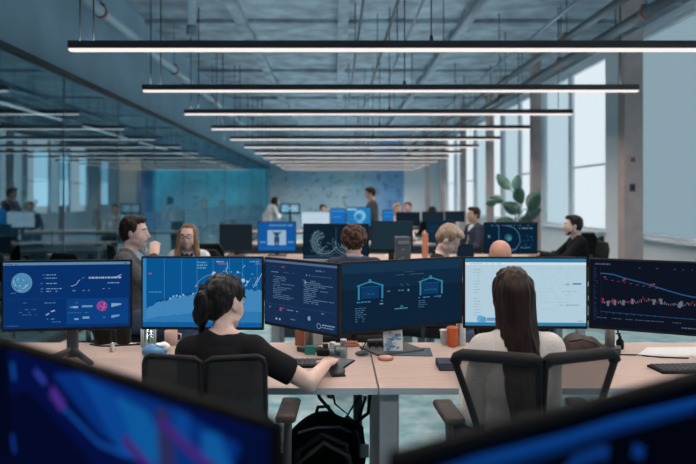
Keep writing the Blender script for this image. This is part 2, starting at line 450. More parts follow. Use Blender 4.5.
for k, (y, wc) in enumerate(zip((8.2, 12.05, 15.6, 18.9, 22.5, 26.1), (.24, .17, .17, .17, .17, .17))):
    o = struct('trim_%d' % (30 + k), MB().box((3.65 + wc / 2, y + wc * .4, ZC / 2), (wc, wc * .8, ZC), bev=.008), M['column'])
dv = thing('alarm_box', 'small dark alarm box mounted on the nearest brown column', 'alarm box', (3.74, 8.202, 1.97))
MB().box((0, -.02, 0), (.11, .04, .15), bev=.006).build('casing', M['column'], dv); MB().box((0, -.043, .01), (.06, .008, .06), bev=.003).build('button', M['red'], dv)
dv = thing('wall_socket', 'small square switch plate below the alarm box on the nearest brown column', 'switch', (3.75, 8.202, 1.63))
MB().box((0, -.008, 0), (.07, .016, .1), bev=.004).build('plate', M['darkgrey'], dv); MB().box((0, -.018, 0), (.03, .006, .05), bev=.002).build('rocker', M['black'], dv)

# room behind the glass
XF = -8.5
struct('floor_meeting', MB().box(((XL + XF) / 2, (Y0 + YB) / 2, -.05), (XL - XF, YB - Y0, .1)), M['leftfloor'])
struct('ceiling_meeting', MB().box(((XL - .12 + XF) / 2, (Y0 + YB) / 2, 2.9), (XL - .12 - XF, YB - Y0, .1)), M['ceiling'])
struct('wall_meeting', MB().box(((XL + XF) / 2, YB - .5, 1.45), (XL - XF - .1, .1, 2.9)), M['tealwall'])
o = struct('window_60', MB().box((-5.45, YB - .58, .85), (4.9, .05, .06)).box((-5.45, YB - .58, 2.8), (4.9, .05, .06)), M['pipe_grey'])  # frame and glowing panel added to brighten the teal end wall
MB().box((-5.45, YB - .57, 1.83), (4.9, .02, 1.9)).build('added_glow_panel', M['tealglow'], o)
fw = MB(); prev = Y0; M['mirrorpane'] = emit('dim_reflected_pane', (.26, .48, .60), 1.0); M['mirrorpane2'] = emit('pale_reflected_pane', (.62, .80, .92), 1.0)
fws = [(14.2, 16.6), (18.3, 19.5), (20.0, 21.0), (21.6, 22.5), (23.6, 24.6), (25.8, 27.2)]
for y0, y1 in fws:
    fw.box((XF - .1, (prev + y0) / 2, 1.45), (.2, y0 - prev, 2.9)); prev = y1
    fw.box((XF - .1, (y0 + y1) / 2, .6), (.2, y1 - y0, 1.2))
fw.box((XF - .1, (prev + YB) / 2, 1.45), (.2, YB - prev, 2.9))
M['blueback'] = mat('deep_blue_wall', (.03, .20, .30), .7)
struct('wall_far_left', fw, M['blueback'])
for i, (y0, y1) in enumerate(fws):  # made-up windows, glowing in place of the right windows mirrored in the glass
    f = MB()
    for yy in (y0 + .03, y1 - .03): f.box((XF - .05, yy, 2.05), (.08, .06, 1.7))
    f.box((XF - .05, (y0 + y1) / 2, 1.23), (.08, y1 - y0, .06))
    o = struct('window_%d' % (40 + i), f, M['blueback'])
    MB().box((XF - .08, (y0 + y1) / 2, 2.48), (.01, y1 - y0 - .06, .84)).build('pane', M['mirrorpane'], o)
    MB().box((XF - .08, (y0 + y1) / 2, 1.65), (.01, y1 - y0 - .06, .82)).build('roller_blind', M['mirrorpane2'] if i in (1, 2, 4, 5) else M['mirrorpane'], o)
M['column2'] = mat('sand_column', (.55, .29, .20), .7, var=.08, scale=6)
struct('trim_40', MB().box((-6.95, 22.3, 1.45), (.75, .5, 2.9), bev=.01), M['column2'])

# ------------------------------------------------------------------ ceiling services
def pipe(label, x, z, r, m, cat='pipe', y1=YB - .1, clamps=(), cm='red', sides=14):
    o = thing('ceiling_pipe', label, cat, (x, 0, z), group='pipes and conduits under the ceiling')
    MB().cone((0, Y0 + .1, 0), (0, y1, 0), r, r, seg=sides).build('tube', M[m], o)
    for y in clamps:
        c = MB().cone((0, y - .03, 0), (0, y + .03, 0), r * 1.2, r * 1.2, seg=16)
        c.box((0, y, r * 1.1), (r * 1.6, .05, r * .7), bev=.006).build('clamp', M[cm], o)
        MB().cone((0, y, r), (0, y, ZC - z), .007, .007, seg=8).build('hanger_rod', M['pipe_dark'], o)
    return o
pipe('thick pale blue pipe under the ceiling along the glass partition', -2.45, 3.45, .058, 'pipe_blue', clamps=(3.5, 6.8, 9.9, 13, 16.2, 19.5))
pipe('thin pipe just right of the middle of the ceiling', .28, 3.45, .014, 'pipe_dark', clamps=(5, 9, 13, 17), cm='pipe_dark')
pipe('thin conduit second right of the middle of the ceiling', .62, 3.44, .018, 'pipe_dark', clamps=(5.5, 9.5, 13.5, 17.5), cm='pipe_dark')
pipe('thin conduit third right of the middle of the ceiling', .88, 3.46, .014, 'pipe_grey', clamps=(5.2, 9.2), cm='pipe_dark')
pipe('mid grey pipe crossing the ceiling right of the first lamp cable', 1.42, 3.42, .042, 'pipe_grey', clamps=(5, 8.5, 12, 15.5, 19), cm='pipe_grey')
pipe('thin conduit left of the paired dark pipes near the windows', 2.4, 3.45, .022, 'pipe_grey', clamps=(6, 9.5, 13), cm='pipe_dark')
pipe('dark pipe with rust red clamps nearest the paired window pipes', 2.78, 3.42, .045, 'pipe_dark', clamps=(7.8, 10.6, 14, 17.5))
pipe('dark pipe closest to the window columns under the ceiling', 3.16, 3.38, .06, 'pipe_dark', clamps=(6.6, 9.1, 12.4, 16), cm='red')
dz = thing('cable_tray', 'slim metal cable tray hung above the windows side pipes', 'cable tray', (3.45, 0, 3.5))
t = MB()
for sx in (-.1, .1): t.box((sx, 13, 0), (.012, 26, .06))
for k in range(60): t.box((0, .6 + k * .43, -.02), (.2, .03, .012))
t.build('tray', M['pipe_grey'], dz)
for y in (4, 8, 12, 16, 20): MB().cone((0, y, 0), (0, y, ZC - 3.5), .008, .008, seg=8).build('hanger_rod', M['pipe_dark'], dz)
for k, (y, ln) in enumerate(((4.6, 'sprinkler pipe dropping from the ceiling near the glass side'),)):
    o = thing('drop_pipe', 'short vertical pipe hanging from the ceiling left of centre', 'pipe', (-1.3, 5.9, 0))
    MB().cone((0, 0, 3.05), (0, 0, ZC), .035, .035).build('tube', M['pipe_blue'], o)
    MB().cone((0, 0, 2.98), (0, 0, 3.06), .05, .05).build('collar', M['pipe_grey'], o)

ordn = ['nearest', 'second', 'third', 'fourth', 'fifth', 'sixth', 'seventh', 'eighth', 'ninth', 'tenth', 'added eleventh', 'twelfth']
X0, X1 = -2.13, 3.36
def lamp(y, label, x1=X1):
    o = thing('pendant_lamp', label, 'pendant lamp', (0, y, 2.7), group='linear pendant lamps across the room')
    xc, L = (X0 + x1) / 2, x1 - X0
    MB().box((xc, 0, .019), (L, .06, .052), bev=.004).build('housing', M['lamp_body'], o)
    lp = MB()
    for sy in (-1, 1): lp.box((xc, sy * .026, -.0165), (L - .02, .006, .019))
    for x in (X0 + .012, x1 - .012): lp.box((x, 0, -.0165), (.006, .052, .019))
    df = lp.build('diffuser', M['lamp_lip'], o)
    MB().box((xc, 0, -.009), (L - .03, .044, .004)).build('light_strip', M['lamp'], df)
    MB().box((xc, 0, .0465), (L - .1, .036, .003)).build('added_uplight_strip', M['added_uplamp'], o)  # upward glow added to brighten the ceiling
    lv = MB()
    for sy in (-1, 1): lv.box((xc, sy * .028, .049), (L, .004, .010))  # raised edges keep the added uplight out of sight
    lv.build('uplight_edge', M['lamp_body'], o)
    for x in (X0 + .09, X0 + .2, .77, x1 - .2):
        MB().cone((x, 0, .045), (x, 0, ZC - 2.7), .006, .006, seg=6).build('suspension_cable', M['black'], o)
    MB().cone((.77, 0, .045), (.77, 0, .10), .02, .012, seg=12).build('cable_gland', M['black'], o)
    return o
for k in range(12):
    lb = ('nearest long black pendant lamp, running past the right frame edge' if k == 0 else
          'farthest long pendant lamp, added to light the blue back wall' if k == 11 else
          '%s long pendant lamp counted from the front, lit along its underside' % ordn[k])
    lamp(5.2 + 2.0 * k, lb, X1 if k else X1 + .1)  # the last two lamps are added to brighten the back wall
for y, lb in ((3.2, 'pendant lamp hanging above the front desk row'), (1.2, 'pendant lamp hanging above the two foreground displays')):
    lamp(y, lb)
# longitudinal lamps in the room behind the glass
for k, y in enumerate((9.2, 12.4, 15.6, 19.0, 22.4, 25.9)):
    o = thing('linear_lamp', '%s lengthways ceiling lamp seen through the glass partition' % (ordn[k] if k else 'nearest'), 'ceiling lamp', (-4.35, y, 2.78), group='lamps behind the glass')
    MB().box((0, 0, .0), (.07, 2.3, .06), bev=.005).build('housing', M['lamp_body'], o)
    lp = MB()
    for sx in (-1, 1): lp.box((sx * .03, 0, -.04), (.006, 2.28, .024))
    for q in range(20): lp.box((0, -1.14 + q * .12, -.041), (.056, .005, .022))
    df = lp.build('diffuser', M['inner_lip'], o)
    MB().box((0, 0, -.031), (.05, 2.25, .004)).build('light_strip', M['innerlamp'], df)
    for yy in (-.9, .9): MB().cone((0, yy, .03), (0, yy, .08), .008, .008, seg=6).build('suspension_cable', M['black'], o)

for k, (x, y) in enumerate(((-6.75, 21.1), (-7.15, 21.1))):  # spotlights added to light the front of the column
    o = thing('added_spotlight', ('small spotlight added to light the sand coloured column, nearer the glass', 'small spotlight added to light the sand coloured column, farther from the glass')[k], 'spotlight', (x, y, 2.85), group='spotlights added behind the glass')
    MB().cone((0, 0, 0), (0, 0, -.03), .02, .02).build('mount', M['lamp_body'], o)
    MB().cone((0, -.03, -.03), (0, .07, -.13), .05, .06, seg=20).build('lamp_head', M['lamp_body'], o)
    MB().cone((0, .072, -.132), (0, .074, -.134), .05, .05, seg=20).build('lens', M['added_spot'], o)
# ------------------------------------------------------------------ displays
class Screen:
    """draws what a display shows as thin luminous shapes on its panel; u,v run 0..1 from the lower left"""
    def __init__(s, w, h): s.w, s.h, s.b, s.mats, s.idx, s.bg, s.soft = w, h, MB(), [], {}, None, .74
    def mi(s, c):
        c = tuple(c)
        if s.bg is None: s.bg = c
        c = tuple(int(round(q * s.soft + p_ * (1 - s.soft))) for q, p_ in zip(c, s.bg))
        if c not in s.idx: s.idx[c] = len(s.mats); s.mats.append(scr(c))
        return s.idx[c]
    def P(s, u, v, l): return Vector(((u - .5) * s.w, -.0004 * l, (v - .5) * s.h))
    def rect(s, u0, v0, u1, v1, c, l=1): s.b.poly([s.P(u0, v0, l), s.P(u1, v0, l), s.P(u1, v1, l), s.P(u0, v1, l)], s.mi(c))
    def poly(s, pts, c, l=1): s.b.poly([s.P(u, v, l) for u, v in pts], s.mi(c))
    def line(s, pts, t, c, l=2):
        for (a, b_), (e, f) in zip(pts, pts[1:]):
            p, q = s.P(a, b_, l), s.P(e, f, l); d = (q - p)
            if d.length < 1e-6: continue
            n = Vector((-d.z, 0, d.x)).normalized() * t / 2; x = d.normalized() * t * .3
            s.b.poly([p - n - x, q - n + x, q + n + x, p + n - x], s.mi(c))
    def disc(s, u, v, r, c, l=2, n=20): s.b.poly([s.P(u, v, l) + Vector((r * math.cos(2 * PI * k / n), 0, r * math.sin(2 * PI * k / n))) for k in range(n)], s.mi(c))
    def ring(s, u, v, r, t, c, l=3, a0=0, a1=2 * PI, n=28):
        ct = s.P(u, v, l)
        pts = [ct + Vector((math.cos(a0 + (a1 - a0) * k / n), 0, math.sin(a0 + (a1 - a0) * k / n))) * 1 for k in range(n + 1)]
        for k in range(n):
            d0, d1 = pts[k] - ct, pts[k + 1] - ct
            s.b.poly([ct + d0 * (r - t / 2), ct + d1 * (r - t / 2), ct + d1 * (r + t / 2), ct + d0 * (r + t / 2)], s.mi(c))
    def text(s, u0, u1, v, h, c, rnd, fill=.75, l=2):
        u = u0
        while u < u1:
            wd = rnd.uniform(.008, .03)
            if u + wd > u1: break
            if rnd.random() < fill: s.rect(u, v, u + wd, v + h, c, l)
            u += wd + .006

def blank(c):
    return lambda S, r: S.rect(0, 0, 1, 1, c, 0)

def monitor(label, XYl, XYr, zb, zt, content, base=.74, name='monitor', foot='foot', bez=.009, group=None, flip=False, seed=1, lean=0, housing='black', thick=.024):
    """a display between two ground points (left and right edge as seen), its lower and upper edge heights given"""
    (xl, yl), (xr, yr) = XYl, XYr
    w = math.hypot(xr - xl, yr - yl); yaw = math.degrees(math.atan2(yr - yl, xr - xl)); h = zt - zb
    cx, cy = (xl + xr) / 2, (yl + yr) / 2
    if flip: yaw += 180
    t = thing(name, label, 'monitor', (cx, cy, base), yaw, group)
    zc = (zb + zt) / 2 - base
    hb = MB().box((0, .002 + thick / 2, zc), (w, thick, h), bev=.004)
    hb.box((0, .010 + thick, zc - h * .05), (w * .62, .024, h * .6), bev=.008)
    hb.build('housing', M[housing], t)
    S = Screen(w - 2 * bez, h - bez - .014)
    content(S, random.Random(seed))
    s = S.b.build('screen', S.mats, t, loc=(0, .0012, zc + .003), normals=False)
    for f in s.data.polygons:
        if f.normal.y > 0: f.flip()
    if foot == 'foot':
        MB().box((0, .075, (zc) / 2 + .0), (.055, .028, zc), bev=.005).build('stand_neck', M['darkgrey'], t)
        MB().box((0, .075, .007), (.25, .18, .014), bev=.006).build('stand_base', M['darkgrey'], t)
    elif foot == 'vee':
        MB().box((0, .09, zc / 2), (.05, .03, zc), bev=.005).build('stand_neck', M['darkgrey'], t)
        for sx in (-1, 1):
            MB().cone((0, .09, .035), (sx * .13, -.09, .012), .018, .011, seg=10).build('stand_leg', M['darkgrey'], t)
        MB().cone((0, .09, .03), (0, .17, .011), .018, .011, seg=10).build('stand_leg', M['darkgrey'], t)
    elif foot == 'pole':
        MB().cone((.0, .07, 0), (0, .07, zc + .03), .021, .021).build('stand_pole', M['metal'], t)
        MB().box((0, .07, .012), (.09, .09, .024), bev=.004).build('desk_clamp', M['darkgrey'], t)
        MB().box((0, .055, zc), (.07, .04, .07), bev=.004).build('mount_head', M['darkgrey'], t)
    return t

def xy(px, d): return ((px - VX) / F * d, d)

# ---- screen contents of the front row
def sc_dash(S, r):
    S.rect(0, 0, 1, 1, (9, 48, 105), 0); S.rect(0, .955, 1, .995, (120, 160, 185), 1)
    S.text(.01, .12, .965, .015, (60, 90, 120), r); S.text(.93, .985, .965, .015, (50, 80, 110), r)
    S.rect(.495, .05, .985, .44, (14, 68, 135), 1)
    S.rect(.02, .44, .48, .455, (12, 58, 118), 1)
    S.disc(.145, .69, .043, (96, 165, 200), 1, 26)
    for k in range(26):
        a, q = r.uniform(0, 2 * PI), r.uniform(.008, .038)
        S.line([(.145 + q * math.cos(a) / S.w, .69 + q * math.sin(a) / S.h), (.145 + q * math.cos(a + .4) / S.w, .69 + q * math.sin(a + .4) / S.h)], .0035, (190, 215, 225) if k % 2 else (40, 110, 160), 2)
    S.ring(.145, .69, .0445, .002, (150, 190, 210))
    for k, v in enumerate((.80, .75, .67, .59, .55)):
        S.text(.29, .33, v, .015, (70, 125, 175), r); S.text(.335, .335 + (.13 if k % 2 else .1), v, .012, (150, 190, 220), r, .95)
    S.text(.06, .12, .53, .012, (90, 140, 185), r)
    S.line([(.53, .63), (.555, .64), (.575, .665), (.585, .7), (.60, .725)], .003, (170, 200, 220)); S.line([(.615, .745), (.64, .765)], .002, (120, 160, 200))
    S.text(.67, .93, .74, .028, (185, 205, 225), r, .85); S.line([(.86, .75), (.90, .77), (.93, .80)], .003, (200, 215, 230))
    S.text(.82, .94, .665, .016, (140, 180, 215), r); S.text(.54, .68, .555, .014, (110, 160, 205), r); S.text(.78, .9, .58, .012, (120, 165, 210), r)
    S.text(.13, .2, .38, .012, (70, 120, 170), r); S.text(.32, .44, .375, .012, (110, 150, 190), r)
    for v in (.28, .24, .2): S.text(.1, .26, v, .012, (70, 125, 170), r, .6)
    S.line([(.335, .20), (.355, .22)], .006, (170, 200, 220)); S.line([(.375, .25), (.40, .265)], .006, (180, 205, 220))
    S.text(.34, .4, .13, .012, (120, 165, 205), r); S.text(.38, .47, .085, .012, (70, 150, 170), r); S.text(.02, .14, .035, .012, (70, 120, 170), r)
    S.text(.54, .6, .37, .01, (90, 140, 190), r); S.rect(.545, .295, .585, .325, (190, 190, 215), 2); S.rect(.52, .30, .545, .32, (90, 180, 200), 2)
    S.rect(.615, .305, .70, .335, (130, 175, 215), 2); S.text(.5, .7, .22, .008, (80, 140, 190), r); S.rect(.555, .115, .59, .14, (160, 190, 215), 2); S.rect(.62, .13, .675, .165, (140, 185, 220), 2)
    S.disc(.775, .32, .024, (196, 70, 150), 2, 22)
    for k in range(14):
        a, q = r.uniform(0, 2 * PI), r.uniform(0, .02)
        S.disc(.775 + q * math.cos(a) / S.w, .32 + q * math.sin(a) / S.h, .004, (235, 130, 170) if k % 2 else (120, 50, 150), 3, 10)
    S.poly([(.85, .30), (.93, .335), (.93, .355), (.85, .36)], (165, 200, 225), 2); S.poly([(.85, .13), (.92, .165), (.91, .185), (.85, .175)], (130, 180, 220), 2)
    S.text(.78, .83, .14, .012, (90, 140, 190), r)
def sc_area(S, r):
    S.rect(0, 0, 1, 1, (9, 84, 142), 0); S.rect(0, 0, .03, 1, (60, 140, 195), 1); S.rect(0, 0, 1, .07, (18, 92, 155), 3)
    pts = []
    n = 70
    for k in range(n + 1):
        u = .03 + .97 * k / n
        v = .27 + .03 * math.sin(u * 9) + (u - .03) * .55 if u < .48 else .52 + .03 * math.sin(u * 14)
        if u > .8: v = .52 + (.9 - abs(u - .86) * 2) * .03
        pts.append((u, v + r.uniform(-.018, .018)))
    for (a, b_), (c, d) in zip(pts, pts[1:]): S.poly([(a, .0), (c, .0), (c, d), (a, b_)], (84, 148, 196), 1)
    for (a, b_), (c, d) in zip(pts, pts[1:]): S.poly([(a, .0), (c, .0), (c, d * .42), (a, b_ * .42)], (58, 128, 184), 2)
    for (a, b_) in pts[::2]:
        if .1 < a < .6: S.rect(a, b_ + .005, a + .014, b_ + .03, (14, 46, 80) if r.random() < .6 else (190, 210, 220), 4)
    for u in (.18, .325, .455, .59, .73, .84, .96): S.rect(u, .05, u + .004, 1, (70, 140, 190), 4)
    for q in range(3): S.text(.46, .57, .93 - .04 * q, .018, (120, 175, 210), r)
    S.text(.62, .73, .94, .02, (170, 190, 205), r); S.text(.64, .73, .91, .02, (190, 90, 110), r, .8); S.text(.9, .99, .945, .016, (140, 175, 205), r); S.text(.92, .99, .91, .02, (190, 100, 110), r)
    S.rect(.05, .765, .075, .785, (200, 90, 90), 4); S.text(.08, .14, .765, .022, (150, 170, 190), r); S.text(.05, .16, .5, .012, (110, 165, 205), r)
    for u, v, q in ((.60, .78, .010), (.62, .76, .007), (.59, .74, .006), (.845, .68, .010), (.80, .80, .005), (.88, .66, .005)): S.disc(u, v, q, (215, 225, 232), 5, 12)
    S.disc(.608, .775, .005, (210, 80, 90), 6, 10); S.disc(.453, .6, .006, (220, 120, 110), 5, 10)
    pp = [(.44, .58), (.48, .68), (.53, .74), (.60, .78)]; S.line(pp, .002, (150, 190, 215), 4)
    for a in ((.70, .86, .72, .74), (.71, .95, .715, .85), (.84, .86, .86, .9), (.93, .58, .97, .72), (.95, .6, 1, .78), (.86, .6, .9, .68)): S.line([(a[0], a[1]), (a[2], a[3])], .0035, (170, 205, 225), 4)
    for k in range(22): S.disc(r.uniform(.66, .98), r.uniform(.6, .82), r.uniform(.0012, .003), (180, 210, 228), 4, 8)
def sc_code(S, r):
    S.rect(0, 0, 1, 1, (22, 45, 78), 0); S.rect(0, .955, 1, .99, (96, 122, 150), 1)
    S.text(.03, .1, .965, .012, (30, 50, 80), r); S.text(.12, .3, .89, .012, (90, 60, 85), r); S.rect(.25, .885, .29, .91, (170, 60, 110), 2)
    S.text(.72, .95, .88, .018, (110, 140, 170), r, .6); S.text(.06, .24, .80, .016, (120, 150, 180), r); S.text(.27, .45, .81, .010, (80, 110, 140), r)
    S.text(.54, .66, .80, .02, (140, 165, 190), r); S.text(.68, .95, .80, .012, (80, 110, 140), r)
    for k in range(13):
        v = .735 - .028 * k
        S.text(.12, r.uniform(.24, .45), v, .012, (105, 135, 165), r, .9)
        S.text(.56 if k else .54, r.uniform(.7, .98), v - .01, .012, (115, 145, 172), r, .9)
    S.disc(.585, .70, .005, (190, 210, 220), 3, 10); S.text(.5, .53, .6, .02, (130, 160, 190), r)
    S.rect(0, .30, 1, .305, (50, 80, 115), 2)
    S.disc(.235, .235, .009, (205, 60, 120), 3, 12); S.text(.2, .3, .255, .012, (150, 90, 130), r); S.text(.06, .1, .235, .03, (90, 120, 150), r); S.text(.32, .5, .235, .015, (130, 160, 190), r); S.text(.78, .85, .26, .02, (110, 140, 170), r)
    for u in (.17, .22): S.disc(u, .08, .006, (190, 205, 220), 3, 10)
    S.text(.38, .46, .10, .014, (120, 150, 180), r); S.rect(.62, .15, .65, .20, (150, 175, 195), 3); S.ring(.635, .165, .008, .003, (170, 195, 215))
    S.ring(.765, .08, .012, .003, (160, 180, 200)); S.text(.81, .97, .095, .018, (170, 190, 210), r, .9); S.text(.8, .97, .06, .014, (140, 165, 190), r, .9)
def sc_icons(S, r):
    S.rect(0, 0, 1, 1, (15, 35, 56), 0); S.rect(0, .62, 1, 1, (19, 44, 68), 1); S.rect(0, .85, 1, 1, (26, 58, 84), 2)  # upper bands lightened to paint a reflection on the screen
    for u0, c in ((.13, (52, 160, 205)), (.63, (60, 165, 190))):
        S.rect(u0 + .025, .47, u0 + .165, .64, (14, 62, 112), 3)
        S.rect(u0, .46, u0 + .014, .665, c, 4); S.rect(u0 + .185, .46, u0 + .199, .665, c, 4)
        S.line([(u0 - .005, .665), (u0 + .06, .70), (u0 + .095, .725), (u0 + .13, .70), (u0 + .2, .655)], .006, c, 4)
        S.rect(u0 + .085, .70, u0 + .105, .755, c, 4); S.line([(u0 + .02, .645), (u0 + .18, .645)], .002, (40, 110, 160), 5)
        S.text(u0 + .04, u0 + .15, .53, .012, (60, 120, 165), r, .8, 4); S.text(u0 - .01, u0 + .22, .415, .018, (70, 150, 200), r, .8, 4)
    for k in range(7):
        S.text(.11, .20, .33 - .032 * k, .012, (85, 130, 165), r, .85, 4)
        if k < 4: S.text(.62, .71, .37 - .032 * k, .012, (80, 120, 150), r, .8, 4)
    S.text(.43, .68, .79, .01, (80, 110, 135), r, .8, 4); S.text(.50, .64, .83, .01, (65, 95, 120), r, .7, 4); S.text(.58, .70, .71, .01, (80, 110, 135), r, .6, 4)
    S.text(.36, .52, .55, .016, (95, 140, 170), r, .7, 4); S.disc(.535, .555, .006, (70, 200, 190), 5, 10); S.line([(.47, .3), (.48, .33), (.49, .30)], .003, (120, 170, 190), 4); S.rect(.42, .275, .53, .292, (70, 160, 170), 4)
    S.text(.30, .34, .37, .018, (120, 170, 200), r, .9, 4); S.text(.8, .84, .4, .014, (150, 110, 110), r, .9, 4); S.text(.8, .82, .29, .012, (130, 150, 150), r, .9, 4)
    for u in (.47, .52): S.line([(u, .66), (u + .02, .62)], .002, (90, 130, 155), 4)
def sc_doc(S, r):
    S.soft = .9; S.rect(0, 0, 1, 1, (176, 203, 218), 0); S.rect(0, .945, 1, 1, (30, 112, 156), 1); S.rect(0, 0, 1, .05, (28, 116, 160), 1); S.rect(0, .90, 1, .945, (206, 224, 232), 1)
    S.rect(0, .895, 1, .90, (150, 178, 195), 2); S.text(.01, .3, .915, .012, (140, 165, 182), r, .7); S.text(.6, .98, .85, .012, (160, 185, 198), r)
    for k in range(17):
        S.text(.07, .13, .83 - .043 * k, .012, (140, 168, 186), r, .8)
    for k in range(12): S.text(.62, .9, .80 - .05 * k, .008, (158, 184, 199), r, .5)
    S.rect(.89, .615, .96, .64, (70, 130, 175), 2); S.poly([(.82, .62), (.85, .645), (.87, .62), (.85, .60)], (140, 175, 195), 2)
    S.text(.8, .97, .51, .01, (150, 175, 190), r); S.text(.79, .94, .30, .022, (140, 165, 180), r, .9); S.text(.93, .98, .07, .012, (120, 150, 170), r)
    S.disc(.125, .10, .018, (96, 165, 205), 2); S.disc(.15, .09, .016, (80, 150, 195), 3); S.rect(.18, .07, .27, .12, (95, 140, 185), 2)
def sc_candle(S, r):
    S.soft = .62; S.rect(0, 0, 1, 1, (13, 19, 33), 0); S.text(.04, .17, .93, .025, (110, 125, 150), r, .9)
    S.rect(.085, .05, .088, .93, (35, 50, 75), 1)
    for k in range(28): S.text(.025, .06, .88 - .029 * k, .010, (60, 80, 110), r, .9)
    pts = [(.085, .80), (.13, .80), (.19, .79), (.30, .735), (.42, .69), (.53, .635), (.62, .59), (.72, .545), (.80, .52), (.9, .51), (1, .505)]
    S.line(pts, .006, (40, 120, 185), 2)
    for k in range(9): S.text(.32 + .085 * k * .8, .34 + .085 * k * .8, .90, .010, (100, 110, 130), r, 1)
    for u, v in ((.11, .735), (.26, .70), (.27, .715), (.48, .655), (.5, .665)): S.rect(u, v, u + .018, v + .022, (190, 80, 95), 3)
    for k in range(10): S.rect(.12 + .05 * k, .71 - .012 * k, .14 + .05 * k, .72 - .012 * k, (150, 90, 95), 2)
    v = .36
    for k in range(60):
        u = .1 + .014 * k
        v = .36 + .07 * math.exp(-((u - .47) / .13) ** 2) + .05 * math.exp(-((u - .8) / .12) ** 2) + r.uniform(-.02, .02)
        hgt = r.uniform(.015, .05)
        c = (200, 55, 80) if r.random() < .35 else (150, 160, 178)
        S.rect(u, v, u + .006, v + hgt, c, 3)
        if r.random() < .12: S.rect(u - .006, v - .03, u + .012, v + .05, c, 3)
    S.line([(.085, .225), (.3, .215), (.5, .21), (.7, .2), (1, .2)], .0035, (35, 95, 150), 2)
    for k in range(16): S.rect(.13 + .055 * k, .195, .136 + .055 * k, .215 - .006, (80, 120, 160), 3)
    S.text(.05, .72, .125, .014, (95, 105, 125), r, .8); S.text(.72, .88, .055, .018, (120, 125, 135), r, .9)

A_ = 'front row monitor '
monitor('wide front row monitor at the left frame edge, blue dashboard with a globe', xy(1, 2.98), xy(132, 3.05), .884, 1.212, sc_dash, foot='vee', seed=3)
monitor('front row monitor with a pale blue area chart, before the woman with the bun', xy(141, 3.22), xy(263.5, 3.2), .848, 1.211, sc_area, seed=4, foot='pole')
monitor('angled front row monitor full of small text lines, left of the cyan icon display', xy(264, 3.34), xy(338.5, 3.0), .852, 1.197, sc_code, seed=5, foot='pole')
monitor('dark front row monitor showing two cyan house shaped icons', xy(339, 3.02), xy(463, 3.34), .856, 1.2, sc_icons, seed=6, foot='none')
monitor('front row monitor with a pale document, before the long haired woman', xy(463.5, 3.24), xy(588, 3.22), .85, 1.207, sc_doc, seed=8)
monitor('near black trading chart monitor at the right frame edge of the front row', xy(588.5, 3.22), xy(722, 2.98), .855, 1.203, sc_candle, foot='none', seed=9)
M6 = [o for o in C.objects if o.get('label', '').startswith('near black trading')][0]
MB().cone((-.19, .05, 0), (-.19, .05, .38), .023, .023).build('stand_pole', M['metal'], M6)
MB().box((-.19, .05, .012), (.1, .09, .024), bev=.004).build('desk_clamp', M['darkgrey'], M6)
M4 = [o for o in C.objects if o.get('label', '').startswith('dark front row monitor')][0]
MB().box((-.02, .085, .14), (.06, .028, .28), bev=.005).build('stand_neck', M['darkgrey'], M4)
MB().box((-.02, .085, .007), (.26, .2, .014), bev=.006).build('stand_base', M['darkgrey'], M4)

# ---- the two foreground displays
def sc_fgl(S, r):
    S.soft = 1; S.rect(0, 0, 1, 1, (4, 15, 64), 0)
    S.poly([(.40, .965), (.5, 1), (.78, .985), (.95, .945), (.9, .83), (.72, .79), (.57, .83)], (7, 46, 118), 1)
    S.poly([(.50, .99), (.60, .975), (.70, .90), (.73, .80), (.64, .79), (.55, .92)], (10, 66, 142), 2)
    S.poly([(.62, .97), (.72, .95), (.78, .86), (.74, .80), (.68, .84)], (12, 84, 150), 3)
    S.poly([(.86, .95), (.90, .955), (.93, .88), (.90, .83), (.86, .88)], (14, 84, 150), 3)
    S.poly([(.79, .985), (.83, .98), (.83, .90), (.79, .90)], (10, 64, 138), 3)
    S.poly([(.15, .80), (.30, .88), (.50, .76), (.72, .60), (.72, .3), (.15, .3)], (3, 9, 40), 2)
    S.poly([(.15, 1), (.205, 1), (.235, .6), (.15, .6)], (3, 8, 30), 3)
    S.line([(.232, .952), (.238, .905)], .010, (14, 70, 150), 4); S.line([(.232, .69), (.24, .64)], .009, (16, 50, 130), 4)
    S.line([(.335, .955), (.37, .93)], .010, (44, 58, 150), 4); S.line([(.405, .905), (.44, .875)], .017, (70, 42, 130), 5)
    S.line([(.44, .87), (.57, .80), (.66, .80)], .006, (16, 70, 150), 4)
    S.line([(.655, .845), (.73, .79)], .012, (62, 34, 112), 5)
    S.poly([(.742, .97), (.775, .975), (.80, .80), (.755, .78)], (42, 42, 84), 4)
    S.line([(.76, .935), (.82, .895), (.905, .855)], .011, (62, 36, 116), 5)
    S.poly([(.94, .99), (1, .99), (1, .6), (.955, .8)], (3, 14, 52), 4)
def sc_fgr(S, r):
    S.soft = 1; S.rect(0, 0, 1, 1, (2, 5, 15), 0)
    S.line([(0, .955), (.125, .962), (.31, .955), (.46, .957), (.69, .945), (1, .93)], .010, (10, 58, 126), 2)
    S.line([(0, .94), (.125, .945), (.31, .94), (.46, .942), (.69, .93)], .016, (5, 34, 84), 1)
    S.line([(.30, .85), (.34, .888), (.40, .892), (.42, .885)], .014, (9, 48, 108), 3); S.line([(.31, .87), (.315, .82)], .012, (8, 50, 118), 3)
    S.line([(.50, .865), (.52, .85)], .013, (10, 48, 116), 3); S.line([(.16, .90), (.22, .905)], .008, (6, 34, 84), 3)
monitor('blurred foreground display at lower left, deep blue with purple streaks', (-.565, .99), (-.052, .575), .90, 1.30, sc_fgl, bez=.012, thick=.014, housing='matteblack', name='foreground_monitor', seed=2)
monitor('blurred foreground display at lower right, black with a bright blue band', (.048, .505), (.572, .839), .90, 1.30, sc_fgr, bez=.012, thick=.014, housing='matteblack', name='foreground_monitor', seed=2)

